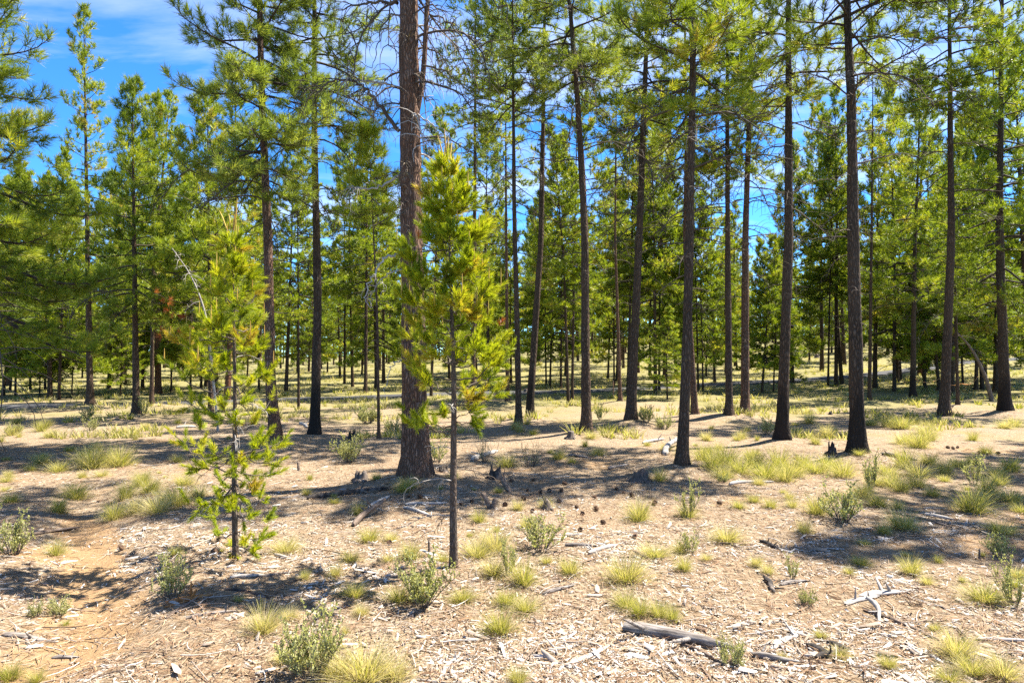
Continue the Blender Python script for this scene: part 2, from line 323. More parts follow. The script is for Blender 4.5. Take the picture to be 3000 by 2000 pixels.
# ------------------------------------------------------------------ tree table (pixel of the trunk foot in the 3000 x 2000 photograph, spine points above, width)
# key: foot, spine, width px, top row, crown base row, crown radius m, branches, dead branches, options, label
TREES = [
 ('T1', (264,1195), [(242,32)], 25, 32, 860, 1.35, 58, 14, {}, 'tallest pointed slim pine against the blue sky, sparse open crown'),
 ('T2', (399,1224), [(389,261)], 27, 261, 905, 1.45, 66, 10, {}, 'dense conical pine with pointed top right of the tall slim one'),
 ('T3', (444,1193), [(459,300)], 16, 300, 860, 1.3, 56, 10, {}, 'slender pointed pine half hidden behind the dense conical pine'),
 ('T4', (-120,1335), [(-140,0)], 46, -900, 900, 2.2, 110, 10, {}, 'big pine at the left edge, only its bushy branches in view'),
 ('T5', (810,1313), [(797,1150),(775,700),(765,255),(752,0)], 44, -800, 540, 1.5, 84, 22, {'red':1,'blue':1}, 'bushy blue-green pine with leaning reddish trunk behind the shorter sapling'),
 ('T6', (921,1288), [(925,900),(915,350),(915,80)], 38, -650, 340, 1.5, 64, 26, {'char':1,'blue':1}, 'straight dark-trunked pine between the bushy pine and the thickest trunk'),
 ('T10', (1110,1302), [(1108,900),(1088,560),(1080,420)], 13, 400, 640, 0.62, 22, 10, {}, 'spindly pine pole with few needles just left of the thickest trunk'),
 ('T40', (618,1225), [(598,290)], 20, 270, 900, 1.7, 62, 10, {}, 'broad green pine directly behind the shorter sapling'),
 ('T11', (1384,1213), [(1390,700),(1393,0)], 20, -350, 420, 1.35, 46, 26, {}, 'dark pine trunk seen just right of the taller sapling'),
 ('T12', (1487,1184), [(1483,700),(1482,460)], 16, 60, 560, 1.0, 38, 16, {'red':1}, 'thin reddish pine trunk, first of the row right of the taller sapling'),
 ('T13', (1520,1260), [(1516,1000),(1506,600),(1502,90)], 25, -250, 330, 1.3, 44, 24, {'blue':1}, 'grey pine trunk close in front of the one leaning to the right'),
 ('T14', (1551,1231), [(1585,700),(1594,134),(1596,0)], 29, -420, 190, 1.4, 46, 24, {'char':1}, 'pine with trunk leaning to the right at its dark foot'),
 ('T15', (1717,1280), [(1713,700),(1705,491),(1687,268),(1674,89),(1668,0)], 38, -560, 270, 1.5, 50, 26, {'blue':1}, 'stout pine with low cut stump at its foot, bending left higher up'),
 ('T16', (1817,1184), [(1800,700),(1806,268)], 15, 130, 560, 0.95, 34, 20, {'red':1}, 'thin reddish pine between the two stout trunks, sparse drooping crown'),
 ('T17', (1848,1242), [(1875,700),(1886,357),(1897,0)], 38, -480, 430, 1.5, 52, 24, {}, 'stout pine leaning slightly right, grey shrub at its flared foot'),
 ('T18', (1998,1384), [(2013,1100),(2027,700),(2029,200),(2027,0)], 42, -850, 330, 1.35, 46, 24, {}, 'close dark pine with slightly bowed trunk rising out of shaded grass edge'),
 ('T18b', (2036,1227), [(2010,700),(2008,400)], 24, -200, 480, 1.35, 44, 20, {'red':1}, 'reddish pine hidden behind the close bowed trunk'),
 ('T19', (2136,1233), [(2132,700),(2130,200)], 28, -350, 470, 1.3, 46, 20, {}, 'left trunk of the close pair of straight pines'),
 ('T20', (2183,1229), [(2181,700),(2196,220),(2200,0)], 33, -450, 500, 1.45, 50, 20, {'red':1}, 'right trunk of the close pair of straight pines'),
 ('T21', (2290,1303), [(2310,700),(2318,200),(2321,0)], 44, -700, 300, 1.3, 40, 30, {'char':1}, 'rough-barked pine with charred foot, right of the close pair'),
 ('T22', (2513,1343), [(2500,700),(2499,300),(2500,0)], 56, -850, 120, 1.5, 44, 30, {'char':1}, 'thick dark pine with blackened foot and bare curled dead limbs'),
 ('T23', (2547,1180), [(2547,700),(2555,180)], 14, 80, 500, 0.95, 34, 18, {}, 'thin pine partly hidden behind the thick blackened pine'),
 ('T24', (2766,1229), [(2786,700),(2790,0)], 36, -350, 330, 1.55, 54, 24, {}, 'tall grey pine with small stump at its foot near the leaning pole'),
 ('T25', (2674,1173), [(2681,700),(2690,500)], 21, 190, 860, 1.6, 62, 8, {'char':1}, 'dark full-crowned pine tied with orange string, beyond the shaded grass'),
 ('T26', (2946,1213), [(2933,700),(2940,90)], 38, -300, 880, 2.0, 74, 10, {'char':1}, 'thick dark pine at the right edge with wide low branches'),
 ('T28', (2806,1196), [(2802,800)], 13, 430, 930, 1.0, 40, 6, {}, 'slim dark pine between the tall grey pine and the leaning pole'),
]
# smaller trunks in the middle distance: foot, width px, height m, kind
MID = [((2408,1088),15,15,'p'),((2426,1129),8,11,'p'),((2449,1129),14,14,'p'),((2466,1124),14,13,'p'),((2699,1099),22,15,'r'),((2716,1090),14,14,'p'),((2620,1146),13,12,'y'),
 ((2232,1149),9,6.5,'y'),((2266,1146),6,6,'y'),((2321,1120),14,12,'y'),((2859,1142),14,12,'y'),((2879,1140),14,11,'y'),((2920,1151),24,14,'p'),((2046,1146),8,9,'p'),((2060,1146),7,8,'y'),
 ((2094,1120),10,11,'p'),((1665,1178),12,10,'p'),((1676,1171),11,11,'p'),((1643,1137),9,11,'y'),((1611,1133),8,9,'y'),((1600,1128),7,9,'p'),((1781,1108),8,11,'p'),((1839,1151),12,12,'p'),
 ((1799,1129),7,10,'p'),((1920,1153),14,12,'p'),((1931,1146),9,11,'y'),((1955,1169),6,3.2,'y'),((1435,1135),14,12,'p'),((1263,1160),11,10,'p'),((1071,1151),14,11,'p'),((1033,1133),11,12,'p'),
 ((1009,1124),9,11,'p'),((147,1166),17,9.5,'y'),((172,1171),11,8,'y'),((45,1166),8,8.5,'y'),((29,1146),8,9,'y'),((89,1146),8,9,'y'),((116,1160),5,4,'y'),((132,1142),8,9,'y'),((210,1160),5,5,'y'),
 ((319,1140),13,10,'y'),((353,1160),6,3.6,'y'),((417,1142),12,10,'y'),((464,1153),24,12,'r'),((502,1146),7,8,'y'),((558,1146),8,9,'y'),((665,1173),22,11,'r'),((759,1146),8,9,'p'),
 ((875,1198),10,7.5,'p'),((838,1145),13,12,'p')]

BIG = ground(1218, 1422); SAP_C = ground(1330, 1671); SAP_L = ground(693, 1633)
feet = {t[0]: ground(*t[1]) for t in TREES}
midfeet = [ground(*t[0]) for t in MID]
OFF_RIGHT = [(9.6, 8.3), (13.0, 12.0)]
MOUNDS += [(BIG[0], BIG[1], 0.14, 0.7), (SAP_C[0], SAP_C[1], 0.03, 0.3)]
for t in TREES:
    x, y = feet[t[0]]
    MOUNDS.append((x, y, 0.12, 0.6))
def H(x, y): return float(height(x, y))

# ------------------------------------------------------------------ forest floor
ys = [-14.0]
while ys[-1] < 420: ys.append(ys[-1] + max(0.055, 0.014 * abs(ys[-1]) + 0.03) if ys[-1] > 1.5 else ys[-1] + 0.35)
ys = np.array(ys); nc = 230
u = np.linspace(-1, 1, nc); u = np.sign(u) * np.abs(u) ** 1.15
X = u[None, :] * np.maximum(11, np.abs(ys) * 1.15 + 7)[:, None]; Y = np.repeat(ys[:, None], nc, 1)
Z = height(X, Y)
rutd = polydist(X, Y, RUT)
sandy = 0.74 * np.exp(-(rutd / 0.42) ** 2) * smooth(8.6, 6.5, Y) + 0.55 * smooth(0.62, 0.75, fbm(X / 1.3 + 9, Y / 0.8, 31, 3))
g = Geo(); r_, c_ = len(ys), nc
i = np.arange(r_ - 1)[:, None] * c_ + np.arange(c_ - 1)[None]
g.add(np.stack([X, Y, Z], -1), q=np.stack([i, i + 1, i + c_ + 1, i + c_], -1), a=sandy.ravel())
tag(link('ground', g.mesh('ground', M['floor'])), 'sandy forest floor under pine litter', kind='structure')

# asphalt trail winding through the trees
road_px = [(-420,1197),(0,1192),(380,1186),(700,1175),(1050,1165),(1420,1150),(1690,1146),(1800,1141),(1985,1131),(2268,1117),(2480,1104),(2665,1085),(2760,1068),(2890,1056),(3000,1049),(3200,1042)]
RP = np.array([ground(*p) for p in road_px])
tt = np.linspace(0, len(RP) - 1, 160); RX = np.interp(tt, np.arange(len(RP)), RP[:, 0]); RY = np.interp(tt, np.arange(len(RP)), RP[:, 1])
for _ in range(6):
    RX[1:-1] = (RX[:-2] + RX[1:-1] * 2 + RX[2:]) / 4; RY[1:-1] = (RY[:-2] + RY[1:-1] * 2 + RY[2:]) / 4
ROAD = np.stack([RX, RY], 1)
T_ = norm(np.gradient(ROAD, axis=0)); N_ = np.stack([-T_[:, 1], T_[:, 0]], 1)
g = Geo(); offs = [-0.80, -0.74, -0.4, 0, 0.4, 0.74, 0.80]; zz = [-0.12, 0.02, 0.03, 0.034, 0.03, 0.02, -0.12]
Vr = []
for o_, z_ in zip(offs, zz):
    p = ROAD + N_ * o_; Vr.append(np.concatenate([p, (height(ROAD[:, 0], ROAD[:, 1]) * 0.4 + height(p[:, 0], p[:, 1]) * 0.6 + z_)[:, None]], 1))
Vr = np.stack(Vr, 1); k = len(offs); i = np.arange(159)[:, None] * k + np.arange(k - 1)[None]
g.add(Vr, q=np.stack([i, i + k, i + k + 1, i + 1], -1))
tag(link('path', g.mesh('path', M['asphalt'])), 'narrow paved trail winding through the pines', kind='structure')
def near_road(x, y, d=1.6): return float(np.min(np.hypot(ROAD[:, 0] - x, ROAD[:, 1] - y))) < d

# ------------------------------------------------------------------ tree builder
def trunk_mesh(name, Ht, r0, spine, mat, sides=16, dz=0.16, seed=0, bumpy=0.07, flare=0.35, zfine=1e9):
    zs = np.concatenate([[-0.25, -0.08], np.arange(0, min(Ht, zfine), dz), np.arange(min(Ht, zfine), Ht, 0.5), [Ht]])
    cx = np.interp(zs, spine[:, 2], spine[:, 0]); cy_ = np.interp(zs, spine[:, 2], spine[:, 1])
    k_ = max(1, int(0.4 / dz)); ker = np.ones(2 * k_ + 1) / (2 * k_ + 1)
    cx = np.convolve(np.pad(cx, k_, mode='reflect', reflect_type='odd'), ker, 'valid'); cy_ = np.convolve(np.pad(cy_, k_, mode='reflect', reflect_type='odd'), ker, 'valid')
    t = np.clip(zs / Ht, 0, 1)
    r = r0 * (0.86 * (1 - t) ** 0.85 + 0.03) + r0 * flare * np.exp(-np.maximum(zs, 0) / (2.0 * r0))
    th = np.arange(sides) * 2 * math.pi / sides
    TH, ZZ = np.meshgrid(th, zs)
    # furrowed bark: ridges that run up the trunk, periodic round it
    m1 = max(5, int(sides * 0.45))
    ca = TH / (2 * math.pi) * m1
    def per(x, y, s):
        ix = np.floor(x); fx = x - ix; fx = fx * fx * (3 - 2 * fx); iy = np.floor(y); fy = y - iy; fy = fy * fy * (3 - 2 * fy)
        a = _hash(ix % m1, iy, s); b = _hash((ix + 1) % m1, iy, s); c = _hash(ix % m1, iy + 1, s); d = _hash((ix + 1) % m1, iy + 1, s)
        return (a + (b - a) * fx) * (1 - fy) + (c + (d - c) * fx) * fy
    rel = per(ca + 0.6 * vnoise(ZZ * 1.3, TH * 0, seed), ZZ / 0.45, seed + 3) * 0.65 + per(ca, ZZ / 0.16, seed + 8) * 0.35
    big = per(TH / (2 * math.pi) * m1, ZZ / 1.5, seed + 20)
    lob = 1 + flare * 0.5 * np.exp(-np.maximum(ZZ, 0) / (1.3 * r0)) * np.cos(3 * TH + seed) * 0.5
    R = r[:, None] * lob * (1 + bumpy * 2 * (rel - 0.5) + 0.03 * (big - 0.5))
    V = np.stack([cx[:, None] + R * np.cos(TH), cy_[:, None] + R * np.sin(TH), ZZ], -1)
    n = len(zs); i = np.arange(n - 1)[:, None] * sides; j = np.arange(sides)[None]; j2 = (j + 1) % sides
    g = Geo(); g.add(V, q=np.stack([i + j, i + j2, i + sides + j2, i + sides + j], -1), a=rel.ravel())
    return g.mesh(name, mat), (zs, cx, cy_, r)

def dead_branch_geo(g, start, az, length, r, rng, drop=0.25, twigs=9, curl=1.0, k=4):
    n = 9; s = np.linspace(0, 1, n)
    a = az + 0.35 * rng.normal() * s + 0.25 * np.cumsum(rng.normal(size=n)) * 0.35
    step = length / (n - 1)
    el = 0.25 * rng.normal() + 0.1 - (drop + 0.5 * rng.random()) * s * 1.6 * curl + 0.22 * np.cumsum(rng.normal(size=n)) * 0.5
    dv = np.stack([np.cos(a) * np.cos(el), np.sin(a) * np.cos(el), np.sin(el)], 1) * step
    P = start + np.concatenate([np.zeros((1, 3)), np.cumsum(dv[:-1], 0)])
    tubes(g, P, r * (1 - 0.75 * s), k)
    if twigs:
        TP, TR = [], []
        for _ in range(twigs):
            f = 0.2 + 0.8 * rng.random(); idx = f * (n - 1); i0 = int(min(idx, n - 2)); p = P[i0] + (P[i0 + 1] - P[i0]) * (idx - i0)
            aa = a[i0] + (0.5 + 0.7 * rng.random()) * (1 if rng.random() < 0.5 else -1); L_ = length * (0.12 + 0.33 * rng.random())
            m_ = 5; ss = np.linspace(0, 1, m_); e2 = (0.5 * rng.normal() + 0.1) + (-1.3 * rng.random() - 0.5) * ss * curl + 0.25 * rng.normal() * ss * ss
            a2 = aa + 1.0 * rng.normal() * ss
            d2 = np.stack([np.cos(a2) * np.cos(e2), np.sin(a2) * np.cos(e2), np.sin(e2)], 1) * (L_ / (m_ - 1))
            TP.append(p + np.concatenate([np.zeros((1, 3)), np.cumsum(d2[:-1], 0)])); TR.append(max(0.0038, r * 0.38) * (1 - 0.55 * ss))
        tubes(g, np.array(TP), np.array(TR), 3)
    return P

def crown_geo(Ht, r_of, c_of, cb, R, nb, rng, n_needle, nl, nw, shape='pond', dens=1.0, amax=1.32, zvis=1e9, twig_tubes=True):
    gb, gn = Geo(), Geo()
    hs_ = cb + (Ht - cb) * (np.arange(nb) + 0.7 * rng.random(nb)) / nb
    BP, BR, TP, TR, tb, ta, tt_ = [], [], [], [], [], [], []
    az = rng.random() * 6.28
    for z in hs_:
        t = (z - cb) / (Ht - cb); az += 2.4 + 0.5 * rng.normal()
        if shape == 'pond': L_ = R * ((1 - t) ** 0.65 * min(1.0, (t + 0.25) / 0.35) + 0.12)
        else: L_ = R * ((1 - t) ** 0.85 * min(1.0, (t + 0.45) / 0.5) + 0.10)
        L_ *= 0.62 + 0.55 * rng.random()
        el = math.radians(-12 + 62 * t ** 1.2) + 0.16 * rng.normal()
        n = 8; s = np.linspace(0, 1, n)
        a = az + 0.25 * rng.normal() * s + 0.12 * np.cumsum(rng.normal(size=n)) * 0.6
        e = el - 0.35 * np.sin(s * 3.14) * (1 - t) + (0.55 + 0.3 * rng.random()) * s ** 2.0
        dv = np.stack([np.cos(a) * np.cos(e), np.sin(a) * np.cos(e), np.sin(e)], 1) * (L_ / (n - 1))
        c0 = c_of(z); P = np.array([c0[0], c0[1], z]) + np.concatenate([np.zeros((1, 3)), np.cumsum(dv[:-1], 0)])
        rb = min(0.045, 0.006 + 0.014 * L_, 0.6 * r_of(z))
        BP.append(P); BR.append(rb * (1 - 0.8 * s)); btint = np.clip(0.45 + 0.2 * rng.normal(), 0.05, 0.85)
        ntw = int(dens * (5 + 12 * L_))
        for q in range(ntw):
            f = 0.22 + 0.78 * (q + rng.random()) / ntw; idx = min(f * (n - 1), n - 1.001); i0 = int(idx); p = P[i0] + (P[i0 + 1] - P[i0]) * (idx - i0)
            aa = a[i0] + (0.45 + 0.75 * rng.random()) * (1 if q % 2 else -1); l2 = (0.10 + 0.36 * L_ * (1.05 - f)) * (0.6 + 0.7 * rng.random())
            e0 = e[i0] + 0.25 * rng.normal(); ss = np.linspace(0, 1, 3); e2 = e0 + 0.75 * ss
            d2 = np.stack([np.cos(aa) * np.cos(e2), np.sin(aa) * np.cos(e2), np.sin(e2)], 1) * (l2 / 2)
            Pt = p + np.concatenate([np.zeros((1, 3)), np.cumsum(d2[:-1], 0)])
            if z < zvis: TP.append(Pt) if twig_tubes else None; (TR.append if twig_tubes else (lambda v: None))(np.array([0.006, 0.0045, 0.003]))
            tb.append(Pt[-1] - d2[-1] * 0.5); ta.append(d2[-1] + 0.02 * rng.normal(size=3)); tt_.append(btint + 0.24 * rng.normal())
            if l2 > 0.28: 
                tb.append(Pt[1]); sgn = norm(rng.normal(size=3)); ta.append(norm(d2[1]) + 0.7 * sgn + np.array([0, 0, 0.4])); tt_.append(btint - 0.08 + 0.12 * rng.normal())
        tb.append(P[-1]); ta.append(dv[-1]); tt_.append(btint + 0.1)
    # leader
    c0 = c_of(Ht); 
    for q in range(4): tb.append(np.array([c0[0], c0[1], Ht - 0.16 * q])); ta.append(np.array([0.1 * rng.normal(), 0.1 * rng.normal(), 1.0])); tt_.append(0.5)
    tubes(gb, np.array(BP), np.array(BR), 4)
    if TP: tubes(gb, np.array(TP), np.array(TR), 3)
    tb, ta, tt_ = np.array(tb), np.array(ta), np.clip(np.array(tt_), 0, 0.93)
    lo_ = tb[:, 2] < zvis; k3 = max(4, n_needle // 4)
    needles(gn, tb[lo_], ta[lo_], n_needle, nl, nw, 0.2, amax, 0.11 * nl / 0.15, rng, tt_[lo_], 0.10)
    needles(gn, tb[~lo_], ta[~lo_], k3, nl, nw * n_needle / k3 * 0.6, 0.2, amax, 0.11 * nl / 0.15, rng, tt_[~lo_], 0.10)
    return gb, gn

tree_things = {}
def build_tree(key, foot, spine_px, wpx, top, cbrow, R, nb, ndead, opt, label):
    rng = np.random.default_rng(abs(hash(key)) % 1000 if False else sum(ord(ch) * (i_ + 7) for i_, ch in enumerate(key)) * 13)
    x, y = foot; z0 = H(x, y); Ht = at_depth(0, top, y)[2] - z0
    r0 = wpx / 2000.0 * y * 0.5 * 0.84
    sp = [(0, 0, -1), (0, 0, 0)]
    for px, py in spine_px:
        p = at_depth(px, py, y); sp.append((p[0] - x, 0.0, p[2] - z0))
    if sp[-1][2] < Ht:
        a, b = np.array(sp[-2]), np.array(sp[-1]); sl = (b - a) / max(b[2] - a[2], 0.1)
        sp.append(tuple(b + sl * 0.6 * (Ht - b[2]) * np.array([1, 1, 1 / 0.6])))
    sp = np.array(sp); rng2 = np.random.default_rng(5 + int(wpx * 7 + foot[0] * 10) % 999)
    sp[2:, 1] = 0.10 * rng2.normal(size=len(sp) - 2)
    mat = M['bark_red'] if opt.get('red') else M['bark_char'] if opt.get('char') else M['bark']
    near = y < 13.6
    me, (zs, cx, cy_, rr) = trunk_mesh('trunk', Ht, r0, sp, mat, 30 if near else 18, 0.08 if near else 0.15, rng2.integers(999), 0.13, 0.5, zfine=8.5)
    root = link(opt.get('name', 'pine_tree'), None, None, (x, y, z0)); root.empty_display_size = 0.3
    tag(root, label, 'pine tree', 'individual pines standing near the camera')
    link('trunk', me, root)
    c_of = lambda z: (float(np.interp(z, zs, cx)), float(np.interp(z, zs, cy_))); r_of = lambda z: float(np.interp(z, zs, rr))
    cb = at_depth(0, cbrow, y)[2] - z0
    if y < 13.6: nn, nw = 44, 0.0092
    elif y < 18: nn, nw = 28, 0.0150
    else: nn, nw = 19, 0.0200
    gb, gn = crown_geo(Ht, r_of, c_of, cb, R * 0.95, int(nb * 1.18), rng, nn, 0.17, nw, 'pond' if cb > 2.5 else 'cone', 0.78, zvis=at_depth(0, 0, y)[2] - z0 + 0.9, twig_tubes=y < 17)
    tag(link('branches', gb.mesh('branches', M['branch']), root), kind='stuff')
    tag(link('crown', gn.mesh('crown', M['needles_blue'] if opt.get('blue') else M['needles'], False), root), kind='stuff')
    lo = max(1.6, cb * 0.30)
    gd = Geo()
    for q in range(ndead):
        z = lo + (cb + 0.6 - lo) * ((q + rng.random()) / ndead) ** 0.8; c0 = c_of(z); az = rng.random() * 6.283
        frac = (z - lo) / (cb - lo + 0.1); Ln = (0.22 + 0.95 * frac * min(R, 1.5)) * (0.55 + 0.7 * rng.random())
        big = near and Ln > 0.75
        gg = Geo() if big else gd
        rad = 0.006 + 0.0075 * Ln
        dead_branch_geo(gg, np.array([c0[0], c0[1], z]), az, Ln, rad, rng, 0.2 + 0.2 * rng.random(), int(3 + 9 * Ln), 1.0)
        if big: link('dead_branch', gg.mesh('dead_branch', M['deadwood']), root)
    if gd.n: tag(link('dead_twigs', gd.mesh('dead_twigs', M['deadwood']), root), kind='stuff')
    tree_things[key] = (root, c_of, r_of, z0)
    return root
for t in TREES:
    build_tree(t[0], feet[t[0]], t[2], t[3], t[4], t[5], t[6], t[7], t[8], t[9], t[10])

# ------------------------------------------------------------------ the thickest pine
rng = np.random.default_rng(77)
bx_, by_ = BIG; bz = H(bx_, by_)
def rel(px, py, dy=0.0, Yb=None, o=None):
    o = o or (bx_, by_, bz); p = at_depth(px, py, (Yb or o[1]) + dy); return np.array([p[0] - o[0], p[1] - o[1], p[2] - o[2]])
bigH = 17.5
pts = [(1218,1300),(1212,1000),(1205,700),(1202,400),(1199,200),(1196,0)]
sp = [(0, 0, -1), (0, 0, 0)] + [tuple(rel(*p)) for p in pts]; b_ = np.array(sp[-1]); sp.append((b_[0] - 0.15, 0.1, bigH)); sp = np.array(sp)
root = link('pine_tree', None, None, (bx_, by_, bz)); tag(root, 'thickest pine trunk in the middle with scaly reddish bark, behind the taller sapling', 'pine tree', 'individual pines standing near the camera')
me, (zs, cx, cy_, rr) = trunk_mesh('trunk', bigH, 0.172, sp, M['bark_red'], 60, 0.035, 4, 0.17, 0.42, zfine=7.5)
link('trunk', me, root)
c_of = lambda z: (float(np.interp(z, zs, cx)), float(np.interp(z, zs, cy_))); r_of = lambda z: float(np.interp(z, zs, rr))
g = Geo()  # second stem that leaves the trunk on the right
P = np.array([rel(1222, 330), rel(1236, 250, -.02), rel(1243, 179, -.03), rel(1250, 45, -.03), rel(1257, -40), rel(1268, -260, .05), rel(1272, -420, .1)])
tubes(g, P, np.array([0.035, 0.034, 0.032, 0.029, 0.026, 0.016, 0.005]), 10); link('side_stem', g.mesh('side_stem', M['bark_red']), root)
gb, gn = crown_geo(bigH, r_of, c_of, 7.0, 1.9, 60, rng, 12, 0.17, 0.02)
tag(link('branches', gb.mesh('branches', M['branch']), root), kind='stuff'); tag(link('crown', gn.mesh('crown', M['needles_blue'], False), root), kind='stuff')
def limb(paths, r, mat, twigs, sub=0.0, name='dead_branch', label=None):
    g = Geo(); P0 = np.array(paths); n = len(P0); s = np.linspace(0, n - 1, 4 * n); P = np.stack([np.interp(s, np.arange(n), P0[:, i_]) for i_ in range(3)], 1)
    for _ in range(3): P[1:-1] = (P[:-2] + 2 * P[1:-1] + P[2:]) / 4
    P[1:-1] += 0.012 * rng.normal(size=(len(P) - 2, 3))
    tubes(g, P, r * (1 - 0.72 * np.linspace(0, 1, len(P))), 7)
    for q in range(twigs):
        i0 = int(len(P) * (0.25 + 0.72 * rng.random())); d = P[min(i0 + 1, len(P) - 1)] - P[i0 - 1]
        az = math.atan2(d[1], d[0]) + (0.5 + 0.9 * rng.random()) * (1 if q % 2 else -1)
        dead_branch_geo(g, P[min(i0, len(P) - 1)], az, sub * (0.5 + 0.8 * rng.random()), max(0.004, r * 0.22), rng, 0.5, 4, 1.7)
    o = link(name, g.mesh(name, mat), root)
    if label: o['label'] = label
limb([rel(1170,385), rel(1120,320,-.1), rel(1089,281,-.15), rel(1058,245,-.2), rel(1000,230,-.3), rel(950,250,-.4), rel(925,290,-.4)], 0.026, M['deadwood'], 30, 0.6, label='large bare limb rising to the left with hanging twigs')
limb([rel(1175,512), rel(1120,540,-.1), rel(1071,556,-.2), rel(1018,547,-.3)], 0.017, M['palewood'], 7, 0.35)
limb([rel(1180,740), rel(1150,748,-.1), rel(1120,762,-.2), rel(1096,798,-.25), rel(1074,843,-.3), rel(1067,883,-.3), rel(1087,903,-.3)], 0.016, M['palewood'], 4, 0.3, label='bleached white branch hooking down')
limb([rel(1180,790,-.05), rel(1140,800,-.15), rel(1105,830,-.2), rel(1085,870,-.3)], 0.009, M['palewood'], 3, 0.25)
limb([rel(1190,1052), rel(1165,1058,-.1), rel(1147,1070,-.15), rel(1134,1102,-.2), rel(1129,1155,-.2)], 0.010, M['palewood'], 0, 0.2, label='curved pale dead branch low on the trunk')
limb([rel(1180,40), rel(1129,49,-.15), rel(1107,134,-.25), rel(1090,200,-.3)], 0.012, M['deadwood'], 8, 0.45)
limb([rel(1235,192,-.05), rel(1321,214,-.2), rel(1384,281,-.3)], 0.014, M['deadwood'], 9, 0.45)
limb([rel(1245,30), rel(1310,60,-.1), rel(1360,120,-.25), rel(1385,180,-.3)], 0.014, M['deadwood'], 9, 0.45)
limb([rel(1225,335,-.05), rel(1270,370,-.2), rel(1310,430,-.3)], 0.010, M['palewood'], 6, 0.35)
limb([rel(1165,10), rel(1110,5,.1), rel(1050,15,.1), rel(990,30,.1)], 0.024, M['deadwood'], 12, 0.6)
for q in range(44):
    z = 2.0 + 4.8 * ((q + rng.random()) / 44) ** 0.7; c0 = c_of(z); az = rng.random() * 6.283; Ln = (0.25 + 0.42 * max(z - 2.6, 0) ** 0.8) * (0.5 + 0.8 * rng.random())
    g = Geo(); dead_branch_geo(g, np.array([c0[0], c0[1], z]), az, Ln, 0.010 + 0.007 * Ln, rng, 0.35, int(4 + 11 * Ln), 1.5)
    link('dead_branch', g.mesh('dead_branch', M['deadwood'] if q % 4 else M['palewood']), root)
tree_things['T7'] = (root, c_of, r_of, bz)

